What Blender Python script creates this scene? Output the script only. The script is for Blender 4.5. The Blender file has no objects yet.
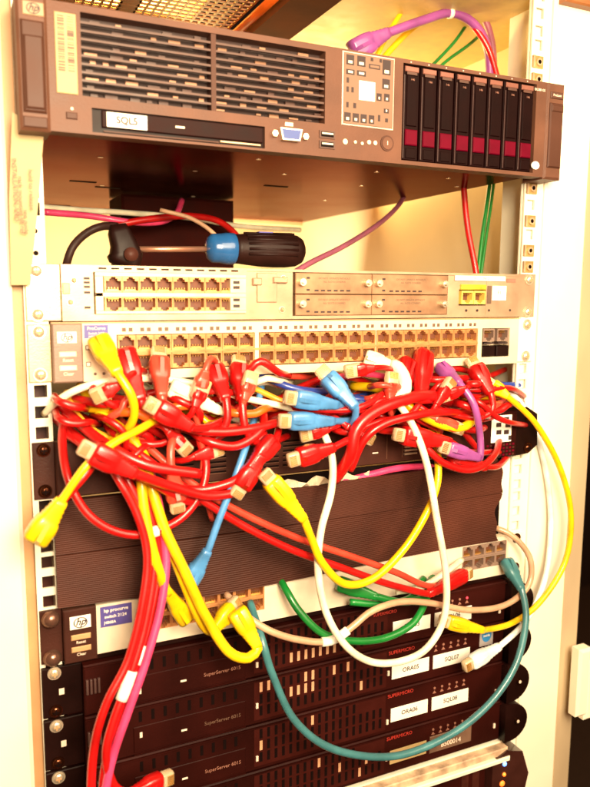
import bpy, math, random
from mathutils import Vector, Matrix
S = bpy.context.scene
COL = S.collection
random.seed(7)
MM = 0.001

# ------------------------------------------------------------------ camera
# world: x = along the rack front, y = into the rack, z = up (millimetres here, metres in Blender);
# x=0 is the left row of rack holes, y=0 the rack face, z=0 the bottom of the 48 port switch
FPX, CX, CY, CZ = 727.365, -54.398, -569.717, 66.503
YAW, PITCH, ROLL = 0.434547, -0.135119, 0.005909
fw = Vector((math.sin(YAW)*math.cos(PITCH), math.cos(YAW)*math.cos(PITCH), math.sin(PITCH)))
rt = Vector((math.cos(YAW), -math.sin(YAW), 0)); up = rt.cross(fw)
r2 = rt*math.cos(ROLL)+up*math.sin(ROLL); u2 = -rt*math.sin(ROLL)+up*math.cos(ROLL)
CAM = Vector((CX, CY, CZ))
cd = bpy.data.cameras.new('camera'); cam = bpy.data.objects.new('camera', cd); COL.objects.link(cam)
m = Matrix((r2, u2, -fw)).transposed().to_4x4(); m.translation = CAM*MM; cam.matrix_world = m
cd.sensor_fit = 'VERTICAL'; cd.sensor_height = 24; cd.lens = FPX/787*24
cd.clip_start = .01; cd.clip_end = 50
cd.dof.use_dof = True; cd.dof.focus_distance = 0.66; cd.dof.aperture_fstop = 4
S.camera = cam
def at(u, v, Y):
    "a point of the photograph at depth Y (mm behind the rack face) as a place in the world"
    d = fw+r2*((u-295)/FPX)+u2*((393.5-v)/FPX)
    return CAM+d*((Y-CY)/d.y)

# ------------------------------------------------------------------ light
w = bpy.data.worlds.new('World'); S.world = w; w.use_nodes = True
bg = w.node_tree.nodes['Background']; bg.inputs[0].default_value = (1, .40, .14, 1); bg.inputs[1].default_value = .28
def area(name, loc, tgt, size, power, col, sy=None):
    l = bpy.data.lights.new(name, 'AREA'); l.size = size*MM; l.energy = power; l.color = col
    if sy: l.shape = 'RECTANGLE'; l.size_y = sy*MM
    o = bpy.data.objects.new(name, l); COL.objects.link(o); o.location = Vector(loc)*MM
    o.rotation_euler = (Vector(tgt)-Vector(loc)).to_track_quat('-Z', 'Y').to_euler(); return o
area('key_lamp', (40, -800, 250), (240, 0, 20), 300, 23.5, (1, .79, .52))
area('room_lamp', (560, -950, 480), (360, 0, 120), 700, 15, (1, .78, .50))
area('added_roof_fill', (360, 420, 283), (390, 120, 350), 300, 3.4, (1, .66, .24), 120)  # added fill light, hidden behind the top server, brightens the roof
area('added_gap_fill', (260, 440, 97), (250, 700, 165), 360, 4.0, (1, .80, .50), 40)  # added fill light, out of sight behind the router, brightens the gap
S.view_settings.view_transform = 'Standard'; S.view_settings.look = 'None'
S.view_settings.exposure = 0.0; S.view_settings.gamma = 1; S.view_settings.use_curve_mapping = False

area('added_vent_fill', (130, 352, 352), (120, 150, 400), 120, 4.5, (1, .66, .20), 30)  # added fill light, unseen, aimed at the sheet above the vent
# ------------------------------------------------------------------ materials
MATS = {}
def mat(name, col, rough=.5, metal=0, var=.12, scale=60, bump=.0, trans=0, emit=None, coat=0, spec=.5):
    if name in MATS: return MATS[name]
    m = bpy.data.materials.new(name); m.use_nodes = True; nt = m.node_tree; b = nt.nodes['Principled BSDF']
    b.inputs['Roughness'].default_value = rough; b.inputs['Metallic'].default_value = metal
    b.inputs['Transmission Weight'].default_value = trans; b.inputs['Coat Weight'].default_value = coat
    b.inputs['Specular IOR Level'].default_value = spec
    tc = nt.nodes.new('ShaderNodeTexCoord'); n = nt.nodes.new('ShaderNodeTexNoise')
    n.inputs['Scale'].default_value = scale; n.inputs['Detail'].default_value = 5
    nt.links.new(tc.outputs['Object'], n.inputs['Vector'])
    r = nt.nodes.new('ShaderNodeValToRGB'); r.color_ramp.elements[0].position = .3; r.color_ramp.elements[1].position = .72
    r.color_ramp.elements[0].color = tuple(c*(1-var*1.6) for c in col)+(1,)
    r.color_ramp.elements[1].color = tuple(min(1, c*(1+var)) for c in col)+(1,)
    nt.links.new(n.outputs['Fac'], r.inputs[0]); nt.links.new(r.outputs[0], b.inputs['Base Color'])
    mr = nt.nodes.new('ShaderNodeMapRange'); mr.inputs['To Min'].default_value = max(.03, rough-.12); mr.inputs['To Max'].default_value = min(1, rough+.12)
    nt.links.new(n.outputs['Fac'], mr.inputs['Value']); nt.links.new(mr.outputs[0], b.inputs['Roughness'])
    if bump:
        n2 = nt.nodes.new('ShaderNodeTexNoise'); n2.inputs['Scale'].default_value = 700; nt.links.new(tc.outputs['Object'], n2.inputs['Vector'])
        bp = nt.nodes.new('ShaderNodeBump'); bp.inputs['Strength'].default_value = bump; bp.inputs['Distance'].default_value = .0006
        nt.links.new(n2.outputs['Fac'], bp.inputs['Height']); nt.links.new(bp.outputs[0], b.inputs['Normal'])
    if emit:
        b.inputs['Emission Color'].default_value = emit[0]+(1,); b.inputs['Emission Strength'].default_value = emit[1]
    MATS[name] = m; return m
M_cream = mat('cream_paint', (.82, .77, .62), .45, var=.06, scale=9, bump=.15)
M_creamd = mat('tan_and_gap_shade_paint', (.50, .28, .13), .5, var=.15, scale=14, bump=.2)  # dark tan; on the rail gap strip it stands in for shade
M_brownp = mat('brown_paint', (.30, .11, .035), .45, var=.2, scale=20)
M_zinc = mat('zinc_steel', (.60, .40, .24), .38, .45, var=.2, scale=30, bump=.15)
M_steel = mat('bright_steel', (.82, .72, .55), .3, .75, var=.12, scale=40)
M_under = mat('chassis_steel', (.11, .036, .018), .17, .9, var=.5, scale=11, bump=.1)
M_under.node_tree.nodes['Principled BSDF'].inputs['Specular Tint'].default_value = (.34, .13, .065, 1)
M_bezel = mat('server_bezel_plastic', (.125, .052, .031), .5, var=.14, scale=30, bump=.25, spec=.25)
M_bezeld = mat('server_bezel_dark_plastic', (.075, .029, .018), .5, var=.1, scale=30, spec=.2)  # darker than the bezel plastic, for latches and trim
M_slat = mat('grille_plastic', (.080, .029, .017), .5, var=.15)
M_black = mat('black_plastic', (.010, .0022, .0016), .45, var=.3, scale=30, spec=.15)
M_dark = mat('dark_server_paint', (.022, .0022, .0012), .55, var=.35, scale=12, bump=.2, spec=.12)
M_dark2 = mat('dark_grille_paint', (.042, .010, .0065), .5, var=.3, scale=25)
M_hole = mat('dark_recess', (.004, .0006, .0004), .7, spec=.1)
M_charc = mat('charcoal_plastic', (.048, .014, .009), .5, var=.2, scale=20, bump=.3, spec=.2)
M_ribbed = mat('ribbed_plastic', (.058, .016, .009), .55, var=.35, scale=11, bump=.25, spec=.15)
M_router = mat('router_metal', (.52, .35, .23), .4, .4, var=.22, scale=25, bump=.1)
M_switch = mat('switch_faceplate', (.74, .58, .40), .45, var=.08, scale=30)
M_grey = mat('switch_grey_plastic', (.23, .15, .115), .45, var=.1, scale=30, bump=.25)
M_port = mat('port_shield', (.62, .27, .10), .35, .35, var=.2, scale=90)
M_portd = mat('port_inside', (.15, .045, .018), .6, var=.3, scale=90)
M_gold = mat('gold_contact', (.85, .5, .15), .25, .8)
M_white = mat('white_label', (.90, .86, .76), .55, var=.03, scale=50)
M_yellab = mat('aged_label', (.46, .33, .15), .6, var=.08, scale=20)
M_ink = mat('printing_ink', (.03, .012, .012), .6)
M_inkf = mat('faded_printing_ink', (.13, .07, .045), .6)
M_inkw = mat('white_printing', (.75, .62, .5), .6)
M_inkd = mat('dim_printing', (.30, .13, .09), .6)
M_blueink = mat('blue_print', (.09, .07, .30), .5)
M_magenta = mat('magenta_latch', (.105, .0008, .011), .5, var=.1, spec=.08)
M_vga = mat('vga_blue', (.04, .07, .26), .4)
M_screwblue = mat('screwdriver_blue', (.015, .09, .26), .25, coat=.5)
M_rubber = mat('screwdriver_rubber', (.014, .003, .002), .5, var=.3, scale=50, bump=.2, spec=.2)
M_brass = mat('brass_nut', (.60, .42, .16), .35, .7, var=.2)
M_clear = mat('clear_plug_plastic', (.95, .74, .48), .18, trans=.55, var=.1, scale=80)
M_ledb = mat('blue_led', (.2, .4, 1), .3, emit=((.10, .28, 1), 3))
M_ledo = mat('orange_led', (1, .3, .05), .3, emit=((1, .12, .01), 2))
M_ledr = mat('red_led', (1, .05, .08), .3, emit=((1, .04, .06), 1.6))
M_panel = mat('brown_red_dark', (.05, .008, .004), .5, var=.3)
def jacket(n, c, tr=0): m = mat(n, c, .36, var=.2, scale=45, coat=.22, trans=tr, bump=.08); b = m.node_tree.nodes['Principled BSDF']; b.inputs['Subsurface Weight'].default_value = .25; b.inputs['Subsurface Radius'].default_value = (1, .5, .3); b.inputs['Subsurface Scale'].default_value = .003; return m
CC = dict(red=jacket('red_jacket', (.47, .004, .004)), yellow=jacket('yellow_jacket', (.80, .50, .003)),
  white=jacket('cream_jacket', (.88, .80, .60)), blue=jacket('light_blue_jacket', (.07, .24, .52)),
  darkblue=jacket('dark_blue_jacket', (.02, .05, .30)), teal=jacket('teal_jacket', (.045, .17, .19)),
  green=jacket('green_jacket', (.003, .17, .022)), tan=jacket('tan_jacket', (.52, .31, .19)),
  pink=jacket('pink_jacket', (.72, .05, .16)), purple=jacket('purple_jacket', (.30, .07, .28)),
  plum=jacket('plum_jacket', (.28, .08, .13)), black=jacket('black_jacket', (.02, .006, .005)),
  orange=jacket('orange_jacket', (.75, .12, .01)), pale=jacket('pale_blue_jacket', (.80, .82, .80)),
  dull=jacket('dull_yellow_jacket', (.80, .42, .03)), coral=jacket('coral_jacket', (.62, .055, .03)))

# ------------------------------------------------------------------ mesh helpers (millimetres)
ORG = {}
def org(p): return ORG.get(p.name, Vector((0, 0, 0))) if p else Vector((0, 0, 0))
class MB:
    def __init__(s): s.v = []; s.f = []; s.mi = []; s.sm = []
    def add(s, vs, fs, mi=0, sm=False):
        n = len(s.v); s.v += [Vector(p) for p in vs]
        for f in fs: s.f.append([n+i for i in f]); s.mi.append(mi); s.sm.append(sm)
        return s
    def box(s, x0, x1, y0, y1, z0, z1, mi=0):
        v = [(x, y, z) for x in (x0, x1) for y in (y0, y1) for z in (z0, z1)]
        return s.add(v, [(0, 1, 3, 2), (4, 6, 7, 5), (0, 4, 5, 1), (2, 3, 7, 6), (0, 2, 6, 4), (1, 5, 7, 3)], mi)
    def bbox(s, x0, x1, y0, y1, z0, z1, b=1.0, mi=0):
        "box with chamfered front (y0) edge"
        o = [(x0, z0), (x1, z0), (x1, z1), (x0, z1)]; i = [(x0+b, z0+b), (x1-b, z0+b), (x1-b, z1-b), (x0+b, z1-b)]
        v = [(x, y1, z) for x, z in o]+[(x, y0+b, z) for x, z in o]+[(x, y0, z) for x, z in i]
        f = [(0, 3, 2, 1), (8, 9, 10, 11)]
        for k in range(4):
            n = (k+1) % 4; f += [(k, n, 4+n, 4+k), (4+k, 4+n, 8+n, 8+k)]
        return s.add(v, f, mi)
    def prism(s, pts, y0, y1, mi=0, sm=False):
        "outline in x,z extruded along y"
        n = len(pts); v = [(x, y0, z) for x, z in pts]+[(x, y1, z) for x, z in pts]
        f = [tuple(range(n)), tuple(range(2*n-1, n-1, -1))]
        s.add(v, f, mi); return s.add(v, [(k, n+k, n+(k+1) % n, (k+1) % n) for k in range(n)], mi, sm)
    def disc(s, x, z, r, y0, y1, n=14, mi=0, rz=None):
        rz = rz or r
        return s.prism([(x+r*math.cos(2*math.pi*k/n), z+rz*math.sin(2*math.pi*k/n)) for k in range(n)], y0, y1, mi, True)
    def dome(s, x, z, r, y, h, n=14, mi=0):
        v = []; f = []
        rings = 4
        for j in range(rings):
            a = j/rings*math.pi/2
            for k in range(n):
                t = 2*math.pi*k/n; v.append((x+r*math.cos(a)*math.cos(t), y-h*math.sin(a), z+r*math.cos(a)*math.sin(t)))
        v.append((x, y-h, z))
        for j in range(rings-1):
            for k in range(n): f.append((j*n+k, j*n+(k+1) % n, (j+1)*n+(k+1) % n, (j+1)*n+k))
        for k in range(n): f.append(((rings-1)*n+k, (rings-1)*n+(k+1) % n, rings*n))
        return s.add(v, f, mi, True)
    def sweep(s, pts, rads, n=10, mi=0, flat=None, cap=True):
        "round (or rounded-box) tube along points; rads single or per point; flat=(a,b) half sizes per point"
        P = [Vector(p) for p in pts]; N = len(P)
        if not hasattr(rads, '__len__'): rads = [rads]*N
        t = [(P[min(i+1, N-1)]-P[max(i-1, 0)]).normalized() for i in range(N)]
        ref = Vector((0, -1, 0)) if abs(t[0].y) < .8 else Vector((0, 0, 1))
        nx = (ref-t[0]*ref.dot(t[0])).normalized(); v = []; f = []
        for i in range(N):
            nx = (nx-t[i]*nx.dot(t[i])).normalized(); ny = t[i].cross(nx)
            for k in range(n):
                a = 2*math.pi*(k+.5)/n; ca, sa = math.cos(a), math.sin(a)
                if flat and flat[i]:
                    p = .45; q = lambda c: math.copysign(abs(c)**p, c)
                    v.append(P[i]+nx*flat[i][0]*q(ca)+ny*flat[i][1]*q(sa))
                else: v.append(P[i]+(nx*ca+ny*sa)*rads[i])
        for i in range(N-1):
            for k in range(n): f.append((i*n+k, i*n+(k+1) % n, (i+1)*n+(k+1) % n, (i+1)*n+k))
        if cap: f += [tuple(range(n-1, -1, -1)), tuple(range((N-1)*n, N*n))]
        return s.add(v, f, mi, True)
    def mesh(s, name, mats, o=Vector((0, 0, 0))):
        me = bpy.data.meshes.new(name); me.from_pydata([(p-o)*MM for p in s.v], [], s.f)
        for m in (mats if isinstance(mats, (list, tuple)) else [mats]): me.materials.append(m)
        me.polygons.foreach_set('material_index', s.mi); me.polygons.foreach_set('use_smooth', s.sm)
        me.update(); return me
    def build(s, name, mats, parent=None, o=None):
        og = org(parent) if parent else (Vector(o) if o else Vector((0, 0, 0)))
        ob = bpy.data.objects.new(name, s.mesh(name, mats, og)); COL.objects.link(ob)
        if parent: ob.parent = parent
        else: ob.location = og*MM
        ORG[ob.name] = og; return ob
def thing(name, label, cat, loc, group=None):
    o = bpy.data.objects.new(name, None); o.empty_display_size = .02; COL.objects.link(o); o.location = Vector(loc)*MM
    o['label'] = label; o['category'] = cat
    if group: o['group'] = group
    ORG[o.name] = Vector(loc); return o
def tag(o, label, cat, group=None):
    o['label'] = label; o['category'] = cat
    if group: o['group'] = group
    return o
def inst(name, mesh, parent, loc):
    "a piece sharing mesh data, placed at loc (mm, world)"
    o = bpy.data.objects.new(name, mesh); COL.objects.link(o); o.parent = parent
    o.location = (Vector(loc)-org(parent))*MM; ORG[o.name] = Vector(loc); return o
def text(s, size, x, z, y, mt, parent, rot=0, shear=0, name='lettering', th=.12):
    c = bpy.data.curves.new('t', 'FONT'); c.body = s; c.size = size*MM; c.extrude = th*MM; c.align_x = 'CENTER'; c.align_y = 'CENTER'; c.shear = shear
    c.resolution_u = 3; c.offset = .018*size*MM*(2 if s == 'SQL5' else 1) if mt in (M_ink, M_inkw, M_white) else 0; c.fill_mode = 'BOTH'
    o = bpy.data.objects.new('t', c); COL.objects.link(o); dg = bpy.context.evaluated_depsgraph_get(); dg.update()
    me = bpy.data.meshes.new_from_object(o.evaluated_get(dg)); bpy.data.objects.remove(o); me.name = name
    og = org(parent); cr, sr = math.cos(rot), math.sin(rot)
    for v in me.vertices:
        a, b, d = v.co
        v.co = Vector((x*MM+a*cr-b*sr, y*MM-d, z*MM+a*sr+b*cr))-og*MM
    me.materials.clear(); me.materials.append(mt)
    ob = bpy.data.objects.new(name, me); COL.objects.link(ob); ob.parent = parent; ORG[ob.name] = og; return ob

def screw_mesh(r=4.2):
    b = MB(); b.disc(0, 0, r*1.25, -.8, 0, 16, 0); b.dome(0, 0, r, -.8, 2.4, 16, 0)
    b.box(-r*.55, r*.55, -3.55, -2.2, -.5, .5, 1); b.box(-.5, .5, -3.56, -2.2, -r*.55, r*.55, 1); return b
SCREW = screw_mesh().mesh('mounting_screw', [M_steel, M_creamd])
SCREWD = screw_mesh().mesh('mounting_screw', [M_under, M_hole])
SMALLSCREW = screw_mesh(2.2).mesh('small_screw', [M_steel, M_creamd])

# ------------------------------------------------------------------ setting
def struct(o): o['kind'] = 'structure'; return o
struct(MB().box(-2500, 3500, 2200, 2210, -1500, 2500).build('wall', mat('room_wall', (.012, .004, .003), .8)))
struct(MB().box(-2500, 3500, -2000, 2200, -1520, -1500).build('floor', mat('room_floor', (.05, .03, .02), .7)))

# ------------------------------------------------------------------ rack cabinet
rack = thing('rack_cabinet', 'cream steel rack cabinet with square mounting holes holding all the equipment', 'rack', (232, 300, -620))
def U(k, i): return k*44.45+(38.1, 22.225, 6.35)[i]
def post(x, xa, xb):
    b = MB(); zs = sorted(U(k, i) for k in range(-13, 9) for i in range(3)); h = 4.75
    b.box(xa, x-h, 0, 2, -620, 420); b.box(x+h, xb, 0, 2, -620, 420)
    prev = -620
    for z in zs: b.box(x-h, x+h, 0, 2, prev, z-h); prev = z+h
    b.box(x-h, x+h, 0, 2, prev, 420)
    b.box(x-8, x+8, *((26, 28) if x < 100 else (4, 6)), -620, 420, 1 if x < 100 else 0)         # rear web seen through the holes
    return b.build('mounting_rail', [M_cream, M_panel], rack)
MB().box(441, 456.9, 3, 5, -176, -92).build('rail_filler', M_cream, rack)
post(0, -9, 7.6); post(465.1, 457, 480)
MB().box(5.6, 7.6, 2.01, 40, -620, 420).build('rail_flange', M_cream, rack)
MB().box(-17, -9.01, 5, 40, -620, 420).build('rail_gap_shade_strip', M_creamd, rack)  # shade of the recessed gap put into the strip's brown colour
MB().bbox(-150, -17.01, -6, 45, -620, 420, 3).build('left_frame_post', M_cream, rack)
b = MB(); b.bbox(480.2, 536, -4, 60, -620, 420, 2); b.build('right_frame_post', M_cream, rack)
MB().add([(536.1, -3, -620), (586, 22, -620), (586, 60, -620), (536.1, 60, -620), (536.1, -3, 420), (586, 22, 420), (586, 60, 420), (536.1, 60, 420)],
  [(0, 1, 5, 4), (1, 2, 6, 5), (2, 3, 7, 6), (3, 0, 4, 7), (4, 5, 6, 7), (0, 3, 2, 1)]).build('door_edge', mat('door_edge_shade_paint', (.66, .52, .33), .5, var=.06, scale=9), rack)  # darker cream: shading of the slanted face put into the paint
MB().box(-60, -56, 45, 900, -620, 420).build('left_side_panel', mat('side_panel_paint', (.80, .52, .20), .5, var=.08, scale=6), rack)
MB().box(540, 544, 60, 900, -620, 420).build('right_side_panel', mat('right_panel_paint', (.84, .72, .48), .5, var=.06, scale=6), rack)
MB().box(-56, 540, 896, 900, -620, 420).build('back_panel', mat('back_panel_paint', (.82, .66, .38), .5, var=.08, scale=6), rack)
# perforated roof, seen from below over the big server
b = MB(); x0, x1, y0, y1 = 60, 214, 60, 330; nx, ny = 19, 30
for i in range(nx+1): x = x0+(x1-x0)*i/nx; b.box(x-(1.1 if i != 6 else 9), x+(1.1 if i != 6 else 9), y0, y1, 336, 337.2)
for j in range(ny+1):
    y = y0+(y1-y0)*j/ny; b.box(x0, x1, y-1.3, y+1.3, 335.9, 337.3)
o = b.build('perforated_vent', mat('vent_paint', (.30, .12, .03), .45), rack); o['kind'] = 'stuff'
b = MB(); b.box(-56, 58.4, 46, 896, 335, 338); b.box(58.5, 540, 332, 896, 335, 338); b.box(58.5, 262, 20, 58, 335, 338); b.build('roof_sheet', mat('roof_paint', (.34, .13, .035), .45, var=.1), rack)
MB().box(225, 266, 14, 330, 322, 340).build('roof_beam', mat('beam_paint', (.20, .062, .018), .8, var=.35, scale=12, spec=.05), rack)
MB().box(20, 224, 10, 345, 400, 403).build('added_vent_reflector', mat('vent_reflector_paint', (.90, .60, .14), .5), rack)  # bright sheet added above the vent to make its holes look lit
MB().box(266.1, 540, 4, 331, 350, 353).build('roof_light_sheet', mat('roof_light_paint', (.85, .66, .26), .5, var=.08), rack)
b = MB(); b.bbox(484, 545, -14, -4.1, 343, 352, 1.5); b.box(484, 492, -20, -14, 345, 350); b.build('top_bracket', M_brownp, rack)
b = MB(); b.bbox(553, 570, -16, -3, -402, -322, 3); b.bbox(570.1, 640, -12, 14, -412, -340, 3); b.dome(585, -372, 4, -12, 3)
b.build('door_latch', M_cream, rack)
# cage nuts and screws left on the empty holes of the right post
CN = MB(); CN.box(-6, 6, -1.2, 0, -5.6, 5.6, 0); CN.box(-7.4, -5.2, -2.6, .5, -5.4, 5.4, 1); CN.disc(.5, 0, 3.6, -2.6, -1.2, 12, 1); CN.disc(.5, 0, 2, -2.65, -1, 10, 2)
CNm = CN.mesh('cage_nut', [M_brass, M_zinc, M_hole])
for k, i in ((3, 2), (3, 0), (2, 1), (2, 2), (5, 0), (6, 2), (6, 1), (4, 1)): inst('cage_nut', CNm, rack, (465.1, 0, U(k, i)))
for k, i in ((2, 1), (2, 2), (3, 0)): inst('cage_nut', CNm, rack, (0, 0, U(k, i)))
# small paper tag hanging on the left frame
tg = thing('asset_sheet', 'long yellowed paper sheet with faded vertical print taped on the left post', 'paper', (-14, -8, 120))
def tagrow(u0, v0, u1, v1, Y): a = at(u0, v0, Y); c = at(u1, v1, Y); return a, c
pv = [at(12, 112, -14), at(44, 130, -14), at(38, 205, -12), at(30, 285, -9), at(11, 285, -9), at(9, 200, -12)]
b = MB(); b.add([p for p in pv]+[p+Vector((0, .4, 0)) for p in pv], [(0, 5, 2, 1), (5, 4, 3, 2), (6, 7, 8, 11), (11, 8, 9, 10)]+[(i, (i+1) % 6, 6+(i+1) % 6, 6+i) for i in range(6)])
b.build('paper', M_yellab, tg)
for k, (u, s, v) in enumerate(((15, 'INSTALLATION AND', 190), (21, 'rack mounting kit ref', 205), (26, 'see guide', 222), (31, 'hold to release', 190))):
    p = at(u, v, -14.6-.5*(v < 200)); text(s, 4.6, p.x, p.z, p.y-1.2, M_inkf, tg, rot=-math.pi/2)

# ------------------------------------------------------------------ shared pieces
def rj45(flip, fm, dp=9):
    "socket 13 wide 12.4 high round its centre; the latch notch below (or above if flip)"
    b = MB(); s = -1 if flip else 1
    def bx(xa, xb, ya, yb, za, zb, mi=0):
        za, zb = za*s, zb*s; b.box(xa, xb, ya, yb, min(za, zb), max(za, zb), mi)
    bx(-6.9, -5.7, 0, dp, -6.2, 6.2); bx(5.7, 6.9, 0, dp, -6.2, 6.2); bx(-5.7, 5.7, 0, dp, 4.6, 6.2)
    bx(-5.7, -3.2, 0, dp, -6.2, -2.6); bx(3.2, 5.7, 0, dp, -6.2, -2.6); bx(-3.2, -1.8, 0.02, dp, -6.2, -4.4); bx(1.8, 3.2, 0.02, dp, -6.2, -4.4)
    bx(-1.8, 1.8, 0.02, dp, -6.2, -5.6); bx(-5.7, 5.7, dp-1, dp, -5.6, 4.6, 1)
    bx(-4.2, 4.2, 3, dp-1.02, 3.6, 4.59, 2)
    for k in range(4): x = -3.3+k*2.2; bx(x-.3, x+.3, 1.6, 5, 2.2, 3.0, 2)
    return b.mesh('rj45_port', [fm, M_portd, M_gold])
RJ_A, RJ_B = rj45(False, M_port), rj45(True, M_port)
RJG_A, RJG_B = rj45(False, M_grey), rj45(True, M_grey)
def hp_badge(x, z, w_, h, y, parent, plate=M_white):
    b = MB(); b.bbox(x-w_/2, x+w_/2, y-.8, y, z-h/2, z+h/2, .4); p = b.build('badge', plate, parent)
    r = h*.42; n = 22; b = MB()
    el = lambda q, k: (x+r*1.22*q*math.cos(2*math.pi*k/n), z+r*q*math.sin(2*math.pi*k/n))
    v = []
    for k in range(n):
        for q in (1, .84):
            a = el(q, k); v.append((a[0], y-1.0, a[1]))
    b.add(v, [(2*k, 2*k+1, (2*k+3) % (2*n), (2*k+2) % (2*n)) for k in range(n)]); b.build('logo_ring', M_ink, p)
    text('hp', r*1.75, x, z+r*.1, y-.95, M_ink, p, shear=.35, name='logo_letters'); return p

# ------------------------------------------------------------------ big 2U server on top
SV = thing('rack_server', 'big brown two unit rack server with louvred front and eight drives at the top', 'server', (232, -28, 177))
Y = -28
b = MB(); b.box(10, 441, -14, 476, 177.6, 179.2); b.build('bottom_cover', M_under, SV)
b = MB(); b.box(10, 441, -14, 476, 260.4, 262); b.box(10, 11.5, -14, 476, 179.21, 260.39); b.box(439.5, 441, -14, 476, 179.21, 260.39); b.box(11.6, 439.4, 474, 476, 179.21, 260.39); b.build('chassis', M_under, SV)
# bezel frame pieces round the openings
b = MB()
b.box(11, 33, Y, -14.01, 177, 262); b.box(33, 295, Y, -14.01, 257.5, 262); b.box(33, 295, Y, -14.01, 197.2, 202.5)
b.box(222, 295, Y, -14.01, 202.51, 257.49); b.box(33, 39, Y, -14.01, 177, 197.19); b.box(39, 170, Y, -14.01, 177, 178.8); b.box(170, 295, Y, -14.01, 177, 197.19)
b.box(39, 170, Y, -14.01, 195.2, 197.19); b.box(295, 440, Y, -14.01, 258.8, 262); b.box(295, 440, Y, -14.01, 177, 180.2); b.box(440, 452, Y, -14.01, 177, 262)
b.build('front_bezel', M_bezel, SV)
b = MB(); b.bbox(-9, 10.9, Y-3, -1.5, 175.5, 262, 2); e = b.build('left_ear', M_bezel, SV)
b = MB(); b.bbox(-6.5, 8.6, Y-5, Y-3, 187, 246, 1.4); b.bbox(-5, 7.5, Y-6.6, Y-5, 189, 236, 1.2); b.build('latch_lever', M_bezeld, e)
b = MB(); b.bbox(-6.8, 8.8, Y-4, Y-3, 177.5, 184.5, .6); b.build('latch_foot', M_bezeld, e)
hp_badge(2.2, 253.5, 13.5, 8.6, Y-3, e, mat('badge_plate', (.38, .24, .13), .5))
b = MB(); b.bbox(452.1, 473, Y-2, -1.5, 175.5, 262, 2); e = b.build('right_ear', M_bezel, SV)
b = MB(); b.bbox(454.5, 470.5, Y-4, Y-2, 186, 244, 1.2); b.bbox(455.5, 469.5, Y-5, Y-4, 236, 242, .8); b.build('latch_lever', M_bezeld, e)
b = MB(); b.bbox(455, 470, Y-3, Y-2, 248, 254, .5); b.build('model_plate', M_slat, e)
text('ProLiant', 2.9, 462.5, 251, Y-3, M_inkw, e)
b = MB(); b.disc(442, 187, 4.6, Y-1.2, Y, 18, 0, 3.6); b.build('release_dot', M_white, SV)
text('DL380 G5', 3, 444, 254.5, Y, M_inkw, SV)
# tag with barcodes
b = MB(); b.bbox(15.8, 30, Y-1, Y, 202.5, 255, .4); t = b.build('serial_label', M_yellab, SV)
b = MB(); z = 253
while z > 217:
    h = random.choice((.4, .7, 1.1)); b.box(17.4, 22, Y-1.15, Y-1.0, z-h, z); h2 = random.choice((.4, .7, 1.0)); b.box(23.8, 28.3, Y-1.15, Y-1.0, z-h2-.1, z-.1); z -= h+random.choice((.5, .8))
b.build('barcode', M_inkf, t)
b = MB(); b.bbox(21.5, 29, Y-1.2, Y, 186, 190.5, .5); b.build('release_tab', M_bezeld, SV); MB().disc(25.5, 193, 1, Y-.6, Y).build('status_dot', M_inkw, SV)
# grille: dark back, bright webs behind, slats in two columns, divider
MB().box(33, 222, -17, -16, 202.51, 257.49).build('grille_back', mat('grille_back_paint', (.03, .008, .005), .6), SV)
b = MB()
for r_ in range(10):
    zc = 205.5+r_*5.45; x = 36+random.random()*5
    while x < 217:
        wd = random.choice((4, 5, 7, 8, 9)); hh = random.choice((.7, 1.0, 1.5))
        if random.random() < (.85 if r_ in (0, 2, 4, 5, 6) else .55):
            if not (126 < x+wd and x < 131): b.box(x, x+wd, -20.5, -17.01, zc-hh, zc+hh, 0 if random.random() < .55 else 1)
        x += wd+random.choice((5, 7, 9, 11))
o = b.build('grille_web', [mat('web_metal', (.30, .15, .085), .4, .3), mat('web_metal_dull', (.06, .02, .012), .5)], SV); o['kind'] = 'stuff'
for (xa, xb) in ((33.2, 127), (131, 221.8)):
    for r_ in range(9):
        z = 207.9+r_*5.45; sm = MB(); sm.add([(xa, Y+1.2, z-1.0), (xb, Y+1.2, z-1.0), (xb, Y+1.2, z+.5), (xa, Y+1.2, z+.5), (xa, Y+6, z-.2), (xb, Y+6, z-.2), (xb, Y+6, z+1.5), (xa, Y+6, z+1.5)],
          [(0, 1, 2, 3), (4, 7, 6, 5), (3, 2, 6, 7), (0, 4, 5, 1), (0, 3, 7, 4), (1, 5, 6, 2)]); sm.build('louvre_slat', M_slat, SV)
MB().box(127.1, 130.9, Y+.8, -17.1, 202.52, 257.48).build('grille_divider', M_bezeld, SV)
# optical drive
b = MB(); b.box(39.1, 169.9, Y+3, -14.02, 178.81, 195.19, 0); d = b.build('optical_drive', M_black, SV)
b = MB(); b.bbox(46, 168.5, Y+.6, Y+3, 183, 194.4, .5); b.build('drive_bezel', M_charc if False else M_slat if False else mat('drive_bezel_plastic', (.018, .004, .003), .55, var=.2, spec=.1), d)
MB().bbox(49.2, 78, Y+.1, Y+.6, 183.6, 193.6, .1).build('name_label', M_white, d); text('SQL5', 6.8, 63.5, 188.6, Y+.1, M_ink, d)
MB().bbox(134, 167, Y+1.2, Y+3, 180.6, 182, .3).build('eject_button', M_zinc, d); MB().box(99, 106, Y+.2, Y+.6, 187.5, 189).build('drive_light', M_inkw, d)
MB().box(47, 133, Y+1.6, Y+3, 180, 181).build('tray_edge', M_bezeld, d)
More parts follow.
